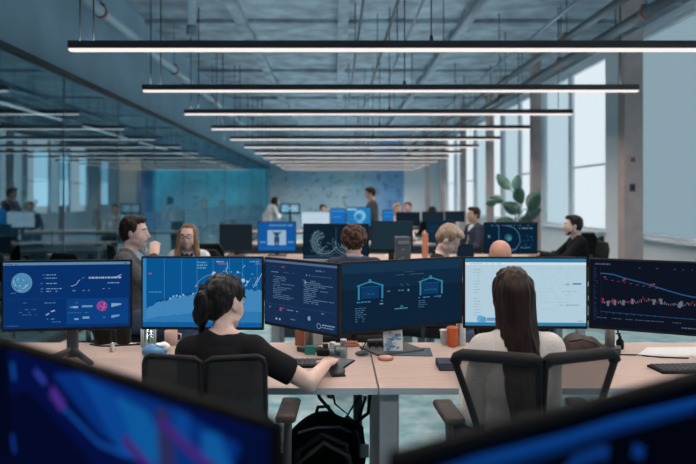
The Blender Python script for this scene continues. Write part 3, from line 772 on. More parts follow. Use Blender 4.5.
# ---- displays further back
def sc_fig(S, r):
    S.rect(0, 0, 1, 1, (16, 84, 152), 0); S.text(.28, .95, .86, .05, (130, 175, 210), r, .8); S.rect(.25, .2, .75, .72, (190, 205, 215), 1)
    S.disc(.5, .58, .03, (40, 50, 75), 2); S.rect(.43, .3, .57, .5, (50, 60, 90), 2); S.rect(.44, .2, .49, .32, (60, 70, 100), 3); S.rect(.51, .2, .56, .32, (60, 70, 100), 3); S.line([(.4, .66), (.46, .58)], .02, (60, 70, 95), 3); S.line([(.6, .66), (.54, .58)], .02, (60, 70, 95), 3)
    S.rect(.04, .28, .2, .33, (120, 170, 210), 2); S.rect(.8, .28, .96, .33, (120, 170, 210), 2); S.rect(0, .08, 1, .12, (30, 110, 175), 2)
def sc_brain(S, r):
    S.rect(0, 0, 1, 1, (14, 32, 46), 0)
    for u in (.26, .74):
        sg = 1 if u < .5 else -1
        for k in range(7):
            a0 = (PI * .25 + .25 * k) if sg > 0 else (-PI * .7 - .2 * k)
            S.ring(u + .012 * k * sg, .48, .022 + .019 * k, .0045 + .002 * (k % 2), (150, 176, 190) if k % 2 else (95, 135, 155), 2, a0, a0 + PI * (1.0 + .1 * (k % 3)))
            S.line([(u - .05 + .016 * k, .1 + .02 * k), (u - .03 + .016 * k, .22 + .02 * k)], .003, (120, 155, 170), 3)
        for k in range(12): S.disc(u + r.uniform(-.17, .17), .48 + r.uniform(-.3, .3), .006, (110, 150, 170), 3, 8)
    S.rect(.0, .0, 1, .06, (40, 70, 90), 2); S.line([(.5, .1), (.5, .9)], .005, (60, 95, 120), 2)
def sc_circle(S, r):
    S.rect(0, 0, 1, 1, (10, 32, 52), 0); S.text(.1, .9, .90, .025, (110, 150, 180), r, .5); S.text(.66, .95, .80, .04, (140, 170, 190), r)
    S.ring(.42, .45, .125, .006, (90, 150, 185), 2, -PI * .5, PI * .5); S.rect(.26, .15, .275, .9, (70, 130, 165), 2); S.disc(.45, .5, .035, (40, 110, 130), 2); S.disc(.47, .47, .02, (80, 160, 170), 3)
    for k in range(18): S.rect(*(lambda a, b_: (a, b_, a + .02, b_ + .03))(r.uniform(.62, .95), r.uniform(.1, .6)), (40, 95, 130), 3)
    S.rect(.06, .5, .1, .58, (120, 160, 185), 2); S.text(.35, .62, .1, .02, (130, 165, 185), r); S.text(.65, .95, .15, .03, (110, 150, 175), r)
def sc_white(S, r):
    S.rect(0, 0, 1, 1, (186, 206, 222), 0); S.rect(0, .88, 1, 1, (160, 185, 205), 1); S.text(.2, .8, .5, .05, (160, 180, 200), r)
def sc_head(S, r):
    S.rect(0, 0, 1, 1, (30, 120, 180), 0); S.disc(.55, .55, .10, (140, 195, 225), 1); S.disc(.5, .5, .055, (40, 120, 175), 2); S.ring(.55, .55, .08, .012, (200, 225, 235), 3, -.6, 2.6); S.rect(.45, .05, .65, .35, (130, 185, 215), 1)
    S.rect(0, .85, .4, .95, (190, 215, 225), 2)
def sc_win(S, r):
    S.rect(0, 0, 1, 1, (20, 60, 90), 0); S.rect(.06, .15, .45, .9, (140, 200, 220), 1); S.rect(.55, .15, .95, .9, (160, 205, 225), 1)
    for k in range(6): S.disc(r.uniform(.1, .9), r.uniform(.3, .8), .02, (230, 235, 240), 2, 8)
def sc_blue(S, r): S.rect(0, 0, 1, 1, (24, 104, 178), 0); S.rect(0, .8, 1, .9, (60, 140, 200), 1); S.text(.1, .7, .5, .05, (120, 175, 215), r)
def sc_navy(S, r): S.rect(0, 0, 1, 1, (16, 40, 60), 0); S.text(.1, .8, .7, .03, (60, 100, 125), r); S.text(.1, .7, .5, .03, (60, 100, 125), r)
G2, G3, G4 = 'monitors on the second row of desks', 'monitors on the third row of desks', 'monitors far back in the office'
def mon(label, x0, x1, y0, y1, d, content, g, **k):
    zt, zb = EYE - (y0 - VY) / F * d, EYE - (y1 - VY) / F * d
    return monitor(label, xy(x0, d), xy(x1, d), zb, zt, content, group=g, **k)
mon('monitor with two large grey brain-like spirals behind the curly haired person', 303, 369, 223.5, 259, 6.2, sc_brain, G2)
mon('plain dark monitor right of the curly haired person', 371, 413, 221, 251, 6.25, blank((30, 48, 60)), G2)
mon('monitor showing a glowing semicircle, behind the bald head', 484, 538, 222, 254, 6.2, sc_circle, G2)
mon('small dark monitor beside the blond person leaning down', 457, 474, 244, 259, 6.2, blank((22, 36, 48)), G2)
mon('blue monitor with a figure in a white square at centre left', 257.5, 296, 221.5, 252, 8.5, sc_fig, G3)
mon('unlit grey monitor left of the figure on blue display', 219, 252.5, 224, 252, 8.5, blank((26, 34, 42)), G3, housing='darkgrey')
mon('blue grey monitor behind the blond person', 426, 453, 220, 243, 8.5, sc_navy, G3)
mon('white monitor showing a blank page behind the spiral display', 301, 330, 211, 228, 11.2, sc_white, G4)
mon('plain bright blue monitor between the white page and the cyan head display', 330.5, 346, 208, 227, 11.2, sc_blue, G4)
mon('monitor with a cyan head drawing above the curly hair', 346.5, 371, 207, 227, 11.2, sc_head, G4)
mon('small bright blue monitor beside the standing person', 382.5, 394, 210, 224, 11.2, sc_blue, G4)
mon('small dark monitor left of the pair of dark displays below the pale wall', 396, 420, 212, 226, 11.2, blank((20, 32, 44)), G4)
mon('dark wide monitor left of the man in the dark suit', 422, 444, 211.5, 222, 11.2, blank((26, 42, 52)), G4)
mon('dark monitor directly behind the man in the dark suit', 445, 465, 211, 222, 11.2, blank((24, 38, 48)), G4)
mon('distant monitor with two pale cyan panes below the blue wall', 280, 300, 203.5, 214, 15.0, sc_win, G4, base=.74)

# ------------------------------------------------------------------ desks
def desk(label, x0, x1, y0, y1, legs=((0, 0), (1, 0), (0, 1), (1, 1)), group=None, top='desk', panel=False):
    t = thing('desk', label, 'desk', ((x0 + x1) / 2, (y0 + y1) / 2, 0), 0, group)
    w, d = x1 - x0, y1 - y0
    MB().box((0, 0, .7275), (w, d, .025), bev=.003).build('tabletop', M[top], t)
    MB().box((0, -d / 2 - .002, .7275), (w, .006, .026)).build('edge_band', M['edge'], t)
    for a, c in legs:
        MB().box(((a - .5) * (w - .16), (c - .5) * (d - .16), .3575), (.07, .07, .715), bev=.006).build('leg', M['deskleg'], t)
    MB().box((0, d * .22, .68), (w - .3, .05, .06)).build('crossbar', M['deskleg'], t)
    if panel: MB().box((0, d / 2 - .02, .40), (w - .06, .018, .60), bev=.003).build('modesty_panel', M['slate'], t)
    return t
D1 = desk('left front row desk with pale wood top, before the woman with the bun', -2.3, .172, 2.6, 3.42, legs=((0, 0), (0, 1)))
D2 = desk('right front row desk with pale wood top, before the long haired woman', .178, 2.55, 2.6, 3.42, legs=((1, 0), (1, 1)))
for o, sx in ((D1, 1), (D2, -1)):
    w_ = 1.236 if sx > 0 else 1.186
    if sx < 0: MB().box((-1.146, -.02, .357), (.08, .74, .714), bev=.006).build('leg', M['deskleg'], o)
    else: MB().box((1.18, .32, .357), (.045, .06, .714), bev=.006).build('leg', M['deskleg'], o)
    MB().box((0, .27, .60), (1.9, .012, .0) if False else (1.9, .10, .03)).build('cable_tray', M['darkgrey'], o)
desk('second row desk on the left, under the spiral display', -.62, .74, 5.8, 6.55, group='desks of the second row', panel=True)
desk('second row desk on the right, under the semicircle display', .78, 2.3, 5.8, 6.55, group='desks of the second row', panel=True)
desk('third row desk on the left, under the figure on blue display', -2.0, .1, 8.1, 8.85, group='desks of the third row', panel=True)
desk('third row desk on the right, reaching to the man in black by the window', .14, 2.5, 7.5, 8.85, group='desks of the third row', panel=True)
desk('fourth row desk on the left, under the white page display', -1.9, .35, 10.8, 11.55, group='desks of the fourth row', panel=True)
desk('fourth row desk on the right, near the man in the dark suit', .39, 2.35, 10.8, 11.55, group='desks of the fourth row', panel=True)
desk('farthest desk, under the distant twin pane display', -2.3, 2.6, 14.6, 15.4, group='desks of the fifth row')
desk('desk holding the two blurred foreground displays', -.95, .95, .38, 1.15)
desk('dark desk behind the glass, nearest to the front', -6.6, -3.4, 9.4, 10.2, top='darkgrey')
desk('dark desk behind the glass, in front of the brown column', -6.8, -3.4, 15.4, 16.2, top='darkgrey')

# ------------------------------------------------------------------ chairs
def chair(label, x, y, rz, style='split', group=None, taper=0.0, htop=.97, wide=.42, mesh='chairmesh', arms=True, vee=12):
    t = thing('office_chair', label, 'office chair', (x, y, 0), rz, group)
    s = MB()
    s.box((0, .0, .425), (.47, .46, .07), bev=.03, seg=3); s.build('seat', M['softblack'], t)
    zb = .58
    if style == 'split':
        fr_ = .0125 if taper else .009
        for sx in (-1, 1):
            # outline of one half of the backrest: inner edge, rounded top corner, tapered outer edge
            wi, wo = .010, wide / 2
            out = [(wi, zb), (wo - taper, zb), (wo - taper * .45, zb + (htop - zb) * .55), (wo - .002, htop - .028), (wo - .008, htop - .009), (wo - .026, htop), (wi + .02, htop - .006), (wi, htop - .018)]
            rot = RZ(sx * vee) 
            def pt(q, off): v = rot @ Vector((sx * q[0], off, 0)); return Vector((v.x, v.y - .24 - .06 * (q[1] - zb), q[1]))
            m = MB(); m.poly([pt(q, 0) for q in out], thick=(0, .006, 0)); m.build('backrest', M[mesh], t)
            MB().tube([pt(q, .003) for q in out], fr_, seg=10, closed=True).build('back_frame', M['black'], t)
            if taper: MB().tube([pt(q, .003) for q in out[3:]], .021, seg=10).build('top_rail', M['black'], t)
    else:
        wo = wide / 2
        out = [(-wo + .05, zb - .05), (wo - .05, zb - .05), (wo, zb + .12), (wo, htop - .07), (wo - .06, htop), (-wo + .06, htop), (-wo, htop - .07), (-wo, zb + .12)]
        m = MB(); m.poly([(q[0], -.25 - .06 * (q[1] - zb), q[1]) for q in out], thick=(0, .03, 0)); m.build('backrest', M['softblack'], t)
        MB().tube([(q[0], -.24 - .06 * (q[1] - zb), q[1]) for q in out], .017, seg=8, closed=True).build('back_frame', M['black'], t)
    MB().tube([(0, -.05, .39), (0, -.24, .40), (0, -.275, .52), (0, -.268, .70)], .022, seg=10).build('back_support', M['black'], t)
    if arms:
        for sx in (-1, 1):
            a = MB().tube([(sx * .2, -.02, .40), (sx * .258, -.02, .42), (sx * .262, -.01, .69)], .016, seg=8).build('arm_post', M['darkgrey'], t)
            MB().box((sx * .262, .0, .702), (.075, .23, .03), bev=.012).build('arm_pad', M['bag_brown'], t)
    MB().cone((0, 0, .12), (0, 0, .40), .028, .024).build('gas_cylinder', M['metal'], t)
    for k in range(5):
        a = 2 * PI * k / 5 + .3
        p = (.29 * math.cos(a), .29 * math.sin(a))
        l = MB().cone((0, 0, .115), (p[0], p[1], .075), .028, .016, seg=10).build('base_arm', M['black'], t)
        MB().cone((p[0] - .012 * math.sin(a), p[1] + .012 * math.cos(a), .03), (p[0] + .012 * math.sin(a), p[1] - .012 * math.cos(a), .03), .03, .03, seg=14).cone((p[0], p[1], .03), (p[0], p[1], .08), .01, .01, seg=8).build('caster', M['black'], l)
    return t
# ------------------------------------------------------------------ people
def ik(a, t, l1, l2, pole):
    a, t = Vector(a), Vector(t); d = t - a; L = min(d.length, (l1 + l2) * .995)
    d.normalize(); t = a + d * L
    x = (l1 * l1 - l2 * l2 + L * L) / (2 * L); h = math.sqrt(max(0, l1 * l1 - x * x))
    p = Vector(pole); p = (p - d * p.dot(d)).normalized()
    return a + d * x + p * h, t

def person(label, x, y, rz, s=1.0, lean=0, hy=0, hp=0, hr=0, RH=None, LH=None, rpole=(.5, -.4, -.8), lpole=(-.5, -.4, -.8), stand=False,
           skin='skin', hair=None, hairmat='hair_dark', top='tee_black', sleeve=1.0, legs='jeans', voxel=.009, collar=None, collar_mat='white',
           open_front=None, glasses=False, headset=False, beard=None, female=False, z=0, group=None, hands_fine=False, wx=1.0):
    t = thing('person', label, 'person', (x, y, z), rz, group); t.scale = (wx, 1, 1)
    hipz = .92 if stand else .56
    O = Vector((0, 0, hipz))
    R = RX(-lean)
    def T(p):              # upper body points: measured from the hip, then leaned and scaled
        v = R @ (Vector(p)) + O
        return v * s
    def S(p): return Vector(p) * s
    Rm = R
    sw = .142 if female else .172
    HC = Vector((0, .035, .625))          # head centre above hip
    HR = RZ(hy) @ RX(-hp) @ RY(hr)
    neck_top = T(HC - Vector((0, .025, .07)))
    head_o = T(HC)
    def H(p): return head_o + (HR @ (Vector(p) * s))
    # --- body
    b = SB()
    def eT(c, r): b.ell(T(c), tuple(q * s for q in r), rot=Rm)
    eT((0, 0, .02), (.155, .115, .11)); eT((0, .0, .15), (.125, .092, .12)); eT((0, 0, .31), (.145 if female else .155, .10, .15)); eT((0, -.008, .42), (.12 if female else .14, .08, .06))
    for sx in (-1, 1):
        b.cap(T((sx * .05, -.012, .475)), T((sx * (sw - .02), -.01, .435)), .045 * s, .045 * s)
        b.ell(T((sx * sw, -.005, .425)), .052 * s)
        if female: b.ell(T((sx * .07, .085, .31)), tuple(q * s for q in (.06, .045, .06)), rot=Rm)
    b.cap(T((0, -.012, .44)), neck_top, (.05 if female else .058) * s, (.045 if female else .054) * s)
    # --- head
    def eH(c, r, rot=None): b.ell(H(c), tuple(q * s for q in r), rot=HR @ rot if rot else HR, u=24, v=16)
    eH((0, -.012, .03), (.073, .093, .084)); eH((0, .03, -.028), (.059, .060, .083)); eH((0, .052, -.088), (.032, .030, .024))
    for sx in (-1, 1):
        eH((sx * .036, .048, -.03), (.028, .030, .034)); eH((sx * .055, .015, -.062), (.014, .035, .02))
        eH((sx * .077, -.005, -.008), (max(.009, voxel * 1.2), .019, .029), RZ(sx * -25)); eH((sx * .010, .092, -.034), (.009, .011, .008))
    eH((0, .074, .028), (.046, .015, .012))
    b.cap(H((0, .084, .014)), H((0, .108, -.028)), .008 * s, .012 * s)
    eH((0, .087, -.056), (.023, .010, .006)); eH((0, .084, -.066), (.02, .011, .007))
    # --- arms and hands
    arms = {}
    for sx, tgt, pole in ((1, RH, rpole), (-1, LH, lpole)):
        sh = T((sx * sw, -.005, .425))
        if tgt is None: tgt = S((sx * .17, .33, .70)) / s if not stand else (sx * .26, .06, hipz - .08)
        tgt = Vector(tgt) * s
        el, wr = ik(sh, tgt, .285 * s, .25 * s, pole)
        b.cap(sh, el, .047 * s, .037 * s); b.cap(el, wr, .038 * s, .025 * s)
        d = (wr - el).normalized(); arms[sx] = (sh, el, wr, d)
        nrm = Vector((0, 0, -1)) if abs(d.z) < .8 else Vector((-sx, 0, 0))
        nrm = (nrm - d * nrm.dot(d)).normalized(); side = d.cross(nrm).normalized()
        if side.x * sx > 0: side = -side           # towards the thumb
        Mx = Matrix((side, d, -nrm)).transposed()
        b.ell(wr + d * .048 * s, (.040 * s, .05 * s, .017 * s), rot=Mx)
        fr = max(.0085, voxel * 1.15) if not hands_fine else .0085
        for k, ln in enumerate((.072, .080, .074, .058)):
            o = wr + d * (.085 - .004 * abs(k - 1)) * s + side * (.029 - .0195 * k) * s
            c1 = (d + nrm * .25 + side * (.06 - .04 * k)).normalized(); c2 = (d + nrm * 1.0).normalized(); c3 = (d + nrm * 2.2).normalized()
            p1 = o + c1 * ln * .45 * s; p2 = p1 + c2 * ln * .32 * s; p3 = p2 + c3 * ln * .23 * s
            b.cap(o - d * .02 * s, p1, fr * s * 1.05, fr * s, u=10, v=7); b.cap(p1, p2, fr * s, fr * .95 * s, u=10, v=7); b.cap(p2, p3, fr * .95 * s, fr * .85 * s, u=10, v=7)
        o = wr + d * .025 * s + side * .026 * s
        p1 = o + (d * .7 + side * .75 + nrm * .2).normalized() * .040 * s; p2 = p1 + (d * .95 + side * .25 + nrm * .3).normalized() * .034 * s
        b.cap(o, p1, .013 * s, fr * 1.1 * s, u=10, v=7); b.cap(p1, p2, fr * 1.1 * s, fr * .95 * s, u=10, v=7)
    # --- legs
    LG = []
    for sx in (-1, 1):
        if stand:
            hp_, kn, an, to = S((sx * .09, 0, .90)), S((sx * .10, .03, .49)), S((sx * .11, -.01, .085)), S((sx * .13, .13, .04))
        else:
            hp_, kn, an, to = S((sx * .09, .03, .545)), S((sx * .12, .44, .52)), S((sx * .12, .41, .09)), S((sx * .13, .55, .04))
        LG.append((hp_, kn, an, to))
        b.cap(hp_, kn, .082 * s, .056 * s); b.cap(kn, an, .054 * s, .036 * s); b.cap(an, to, .036 * s, .03 * s)
    b.blob('body', M[skin], t, voxel=voxel, smooth=3)
    # --- clothes
    g = .011 * s
    c = SB()
    def eC(ce, r): c.ell(T(ce), tuple(q * s + g for q in r), rot=Rm)
    eC((0, 0, .03), (.155, .115, .10)); eC((0, .0, .15), (.128, .096, .12)); eC((0, 0, .31), (.136 if female else .156, .10, .15)); eC((0, -.008, .42), (.122 if female else .14, .08, .06))
    c.cap(T((0, 0, .05)), T((0, 0, .35)), (.108 if female else .116) * s + g, (.102 if female else .11) * s + g)
    eC((0, -.022, .468), (.066, .05, .022))
    for sx in (-1, 1):
        c.cap(T((sx * .055, -.012, .462)), T((sx * (sw - .02), -.01, .435)), .045 * s + g, .046 * s + g)
        c.ell(T((sx * sw, -.005, .425)), .053 * s + g)
        if female: c.ell(T((sx * .07, .085, .31)), tuple(q * s + g for q in (.06, .045, .06)), rot=Rm)
        sh, el, wr, d = arms[sx]
        if sleeve >= 1.0:
            c.cap(sh, el, .05 * s + g, .042 * s + g); c.cap(el, wr - d * .012, .043 * s + g, .029 * s + g)
        else:
            e2 = sh.lerp(el, sleeve); c.cone(sh, e2, .049 * s + g, .043 * s + g, seg=20); c.ell(sh, .049 * s + g)
    c.blob('top_garment', M[top], t, voxel=max(.007, voxel * .9), smooth=5, fuzz=(.006, (9, 9, 9)))
    c = SB()
    c.ell(S((0, 0, hipz - .0)), (.155 * s + g * .6, .112 * s + g * .6, .10 * s + g * .6))
    for hp_, kn, an, to in LG:
        c.cap(hp_, kn, .084 * s + g, .060 * s + g); c.cap(kn, an, .058 * s + g, .046 * s + g)
    c.blob('trousers', M[legs], t, voxel=max(.009, voxel), smooth=4)
    for hp_, kn, an, to in LG:
        c = SB(); c.cap(an + Vector((0, -.02, -.03)) * s, to, .043 * s, .036 * s); c.box((an + to) / 2 - Vector((0, 0, (an.z + to.z) / 2 - .012)), (.085 * s, .25 * s, .022), bev=.008)
        c.blob('shoe', M['shoe'], t, voxel=.01, smooth=3)
    if collar:
        pts = [T((.064 * math.cos(a), -.004 + .060 * math.sin(a), .485 + (.022 if math.sin(a) < 0 else -.02) * abs(math.sin(a)))) for a in [2 * PI * k / 20 for k in range(20)]]
        MB().tube(pts, .014 * s, closed=True).build('collar', M[collar_mat], t)
    if open_front:
        c = SB(); c.ell(T((0, .075, .30)), (.052 * s, .05 * s, .17 * s), rot=Rm)
        for sx in (-1, 1): c.cap(T((sx * .045, .062, .455)), T((0, .118, .30)), .016 * s, .012 * s)
        c.blob('shirt_front', M[open_front], t, voxel=.008, smooth=3)
    # --- face details
    for sx in (-1, 1):
        MB().ell(H((sx * .031, .0795, .008)), (.0125 * s, .009 * s, .0075 * s), rot=HR).build('eye', M['eyewhite'], t)
        MB().ell(H((sx * .031, .0865, .008)), (.0055 * s, .003 * s, .0058 * s), rot=HR).build('iris', M['iris'], t)
        if hairmat: MB().tube([H((sx * .014, .0915, .027)), H((sx * .031, .0925, .033)), H((sx * .05, .080, .028))], .004 * s, seg=6).build('eyebrow', M[hairmat], t)
    MB().tube([H((-.022, .090, -.060)), H((-.008, .0985, -.0575)), H((0, .0985, -.059)), H((.008, .0985, -.0575)), H((.022, .090, -.060))], [.0025 * s, .005 * s, .005 * s, .005 * s, .0025 * s], seg=8).build('lips', M['lips'], t)
    if glasses:
        for sx in (-1, 1):
            gl = MB().tube([H((sx * .033 + .025 * math.cos(a), .104 - .004 * abs(math.cos(a)), .006 + .019 * math.sin(a))) for a in [2 * PI * k / 18 for k in range(18)]], .0025 * s, seg=6, closed=True)
            gl.tube([H((sx * .058, .1, .012)), H((sx * .080, .0, .010))], .0022 * s, seg=6)
            if sx > 0: gl.tube([H((-.009, .105, .01)), H((.009, .105, .01))], .0025 * s, seg=6)
            gl.build('glasses_frame', M['black'], t)
    if headset:
        hd = MB().tube([H((.088 * math.cos(a), -.01, .115 * math.sin(a) + .0)) for a in [PI * k / 16 for k in range(17)]], .006 * s, seg=8)
        hd.build('headset_band', M['black'], t)
        for sx in (-1, 1): MB().cone(H((sx * .078, -.005, -.008)), H((sx * .104, -.005, -.008)), .034 * s, .03 * s, seg=18).build('ear_pad', M['black'], t)
    if beard:
        c = SB()
        for sx in (-1, 1):
            c.cap(H((sx * .062, .018, -.05)), H((sx * .035, .06, -.095)), .012 * s, .013 * s)
        c.cap(H((-.03, .062, -.1)), H((.03, .062, -.1)), .013 * s, .013 * s)
        c.blob('beard', M[hairmat], t, voxel=.006, smooth=3, fuzz=(.004, (60, 60, 60)))
    # --- hair
    if hair:
        c = SB()
        def e(ce, r, rot=None): c.ell(H(ce), tuple(q * s for q in r), rot=HR @ rot if rot else HR, u=24, v=16)
        fz = (.006, (70, 70, 25)); nm = 'hair'
        if hair in ('short', 'curly', 'bob'):
            e((0, -.026, .045), (.083, .093, .086)); e((0, -.05, .0), (.074, .062, .075)); e((0, .035, .098), (.058, .05, .028))
            for sx in (-1, 1): e((sx * .068, -.005, .045), (.014, .045, .05))
            if hair == 'curly':
                rr = random.Random(5)
                for k in range(130):
                    a, u = rr.uniform(0, 2 * PI), rr.uniform(-.5, 1)
                    q = math.sqrt(1 - u * u)
                    p = (q * math.cos(a) * .088, -.025 + q * math.sin(a) * .093, .035 + u * .095)
                    if p[1] > .045 and p[2] < .085: continue
                    rad = rr.uniform(.016, .027); c.ell(H(p), rad * s, k=.004)
                fz = (.008, (60, 60, 60))
            if hair == 'bob':
                for sx in (-1, 1): c.cap(H((sx * .07, -.005, .04)), H((sx * .075, .0, -.10)), .026 * s, .022 * s)
                c.cap(H((0, -.07, .02)), H((0, -.075, -.11)), .055 * s, .05 * s)
        elif hair == 'bun':
            e((0, -.022, .040), (.077, .094, .083)); e((0, -.055, .0), (.068, .055, .066)); e((0, .030, .088), (.050, .042, .028))
            for sx in (-1, 1): e((sx * .060, .01, .046), (.016, .05, .040))
            e((0, -.066, -.025), (.052, .032, .05))
            # twisted knot at the back, with the tail hanging below it
            c.ell(H((-.014, -.112, -.004)), tuple(q * s for q in (.046, .042, .056)), rot=HR @ RX(20), k=.006); c.ell(H((-.026, -.112, -.052)), tuple(q * s for q in (.036, .034, .046)), rot=HR, k=.006)
            c.ell(H((.014, -.098, .040)), tuple(q * s for q in (.034, .03, .034)), rot=HR, k=.006); c.cap(H((-.03, -.10, -.07)), H((-.038, -.085, -.13)), .024 * s, .012 * s)
            fz = (.006, (60, 60, 22))
        elif hair == 'long':
            e((0, -.022, .043), (.080, .096, .087)); e((0, .035, .096), (.057, .05, .028))
            for sx in (-1, 1): e((sx * .066, -.0, .03), (.018, .052, .06)); c.cap(H((sx * .066, -.015, .02)), H((sx * .058, -.06, -.13)), .028 * s, .026 * s)
            B = lambda px, py, pz: head_o + Vector((px, py, pz)) * s
            c.cap(B(0, -.055, .03), B(.0, -.07, -.14), .074 * s, .062 * s)
            for dx in (-.04, 0, .04):
                c.cap(B(dx * .9, -.075, -.10), B(dx * .95 + .004, -.140, -.30), .042 * s, .040 * s)
                c.cap(B(dx * .95 + .004, -.140, -.30), B(dx * .8 + .014, -.170, -.46), .040 * s, .032 * s)
                c.cap(B(dx * .8 + .014, -.170, -.46), B(dx * .4 + .024, -.185, -.64), .032 * s, .008 * s)
            fz = (.011, (48, 48, 3.5))
        elif hair == 'frame':          # long, falling on both shoulders in front
            e((0, -.03, .045), (.083, .090, .085)); e((0, .012, .100), (.056, .045, .024)); e((0, -.06, -.05), (.078, .05, .11))
            for sx in (-1, 1):
                c.cap(H((sx * .07, .015, .06)), H((sx * .082, .02, -.08)), .022 * s, .030 * s); c.cap(H((sx * .082, .02, -.08)), H((sx * .11, .045, -.25)), .034 * s, .024 * s)
            fz = (.008, (60, 60, 6))
        o = c.blob(nm, M[hairmat], t, voxel=.0055 if voxel < .008 else .008, smooth=2, fuzz=fz)
        if hair in ('long', 'bun'):
            st = MB(); rr = random.Random(11)
            if hair == 'long':
                for k in range(240):
                    a = rr.uniform(-1, 1); q = math.cos(a * 1.3)
                    p0 = head_o + Vector((.05 * a, -.05 - .035 * q, .085 - .04 * abs(a))) * s
                    p1 = head_o + Vector((.080 * a, -.065 - .055 * q, -.06)) * s
                    p2 = head_o + Vector((.078 * a + rr.uniform(-.008, .008), -.13 - .05 * q, -.25)) * s
                    p3 = head_o + Vector((.070 * a + .012 + rr.uniform(-.01, .01), -.165 - .04 * q, -.42)) * s
                    p4 = head_o + Vector((.035 * a + .022 + rr.uniform(-.01, .01), -.188 - .02 * q, -.60 - rr.uniform(0, .09))) * s
                    st.tube([p0, p0.lerp(p1, .5) + Vector((.012 * a, -.015 * q, .01)), p1, p2, p3, p4], [.002, .0026, .0026, .0026, .002, .0008], seg=5)
            else:
                for k in range(130):
                    a = rr.uniform(-1, 1); v = rr.uniform(-.5, 1)
                    p0 = H((.072 * a, .035 * (1 - abs(a)), .082 + .026 * (1 - abs(a)) - .04 * abs(a)))
                    p1 = H((.079 * a, -.055, .078 - .06 * abs(a) + .02 * v)); p2 = H((.05 * a, -.115, .05 + .02 * v)); p3 = H((.03 * a - .015, -.147 + .02 * abs(a), -.01 + .03 * v))
                    st.tube([p0, p0.lerp(p1, .5) + (HR @ Vector((.004 * a, 0, .010))) * s, p1, p2, p3], [.0015, .002, .0022, .002, .0008], seg=5)
            st.build('hair_strands', M[hairmat], o)
    return t

GP = 'people working at the desks'
# the two women in front
person('woman with dark hair in a low bun and a black T-shirt, reaching across the desk', -.43, 2.42, 0, wx=.92, s=.93, lean=8, hy=-36, hp=8, RH=(.455, .345, .856), LH=(-.12, .34, .862),
       rpole=(.5, -.55, -.42), lpole=(-.15, -.5, -.8), hair='bun', hairmat='hair_black', top='tee_black', sleeve=.68, skin='skin_pale', legs='navy', voxel=.0055, female=True, group=GP, hands_fine=True)
person('woman with very long dark hair and an oatmeal sweater, seen from behind', .676, 2.40, 0, wx=.9, s=.945, lean=4, hy=0, hp=4, RH=(.16, .33, .83), LH=(-.16, .33, .83),
       hair='long', hairmat='hair_dark', top='knit', sleeve=1, skin='skin', legs='jeans', voxel=.0065, female=True, group=GP, rpole=(.1, -.3, -1), lpole=(-.1, -.3, -1))
# second row
person('young man in a grey jacket and pale blue shirt, in profile, hand near his chin', -1.575, 5.0, -88, s=1.04, hy=-6, RH=(.07, .19, 1.01), LH=(-.2, .3, .75), hair='short', hairmat='hair_dark', top='greyjacket',
       open_front='blueshirt', collar=True, collar_mat='blueshirt', skin='skin_pale', legs='jeans', group=GP, rpole=(.5, .2, -1))
person('woman with glasses and long fair hair, facing the camera', -1.37, 6.1, 176, s=.96, hy=4, glasses=True, hair='frame', hairmat='hair_light', top='white', skin='skin_pale', legs='navy', open_front='tee_black', female=True, group=GP)
person('person with brown curly hair and a blue collar, seen from behind', .15, 5.12, 0, s=.975, hy=0, lean=5, RH=(.16, .52, .78), LH=(-.16, .52, .78), hair='curly', hairmat='hair_brown', top='navy', collar=True, collar_mat='blueshirt', skin='skin', group=GP)
person('fair haired person in a dark jacket bending the head down to the right', .79, 5.35, -108, s=.99, hp=42, lean=10, hair='short', hairmat='hair_grey', top='tee_black', skin='skin_pale', collar=True, collar_mat='tee_black', group=GP, RH=(.1, .4, .8), LH=(-.1, .4, .8))
person('bald person with a dark headset, only the head showing over the white document display', 1.09, 4.2, 0, s=.945, lean=6, hp=8, hair=None, hairmat='hair_brown', top='tee_black', skin='skin_pink', headset=False, group=GP, RH=(.16, .36, .78), LH=(-.16, .36, .78))
# third and fourth row
person('man in a black sweater sitting by the window, in profile facing left', 2.86, 7.6, 84, s=.995, hy=4, lean=4, hair='short', hairmat='hair_black', top='tee_black', skin='skin_pale', beard=True, group=GP, RH=(.06, .46, .84), LH=(-.06, .45, .84))
person('man in a dark suit and white shirt sitting far back at right', 2.2, 10.2, 108, s=1.04, hy=6, hair='short', hairmat='hair_dark', top='navy', open_front='white', collar=True, skin='skin', group=GP, voxel=.011)
person('person standing in dark clothes before the blue back wall', .74, 13.0, 96, s=1.03, stand=True, hair='short', hairmat='hair_dark', top='greyjacket', legs='navy', skin='skin', group=GP, voxel=.011, RH=(.10, .32, 1.12), LH=(-.10, .32, 1.12), hp=14)
person('person in a white top far back beside the end of the glass partition', -1.74, 16.5, -60, s=.95, stand=True, lean=22, hair='bob', hairmat='hair_dark', top='white', legs='tee_black', skin='skin', group=GP, voxel=.011, female=True, RH=(.1, .4, 1.2))
for k, (px, py, d, rz, hm, lb) in enumerate(((323, 204.5, 16.15, 180, 'hair_dark', 'dark haired person far back above the white page display'), (408.5, 202, 16.15, 150, 'hair_brown', 'brown haired person far back right of the standing person'),
                                       (432.5, 206.5, 13.6, 10, 'hair_black', 'black haired head far back above the wide dark monitor'), (397, 203.5, 13.3, 200, 'hair_grey', 'fair haired person far back next to the standing person'))):
    h = EYE - (py - VY) / F * d
    person(lb, *xy(px, d), rz, s=h / 1.305, hair='short', hairmat=hm, top=('white', 'greyjacket', 'tee_black', 'white')[k], skin='skin', group=GP, voxel=.012)
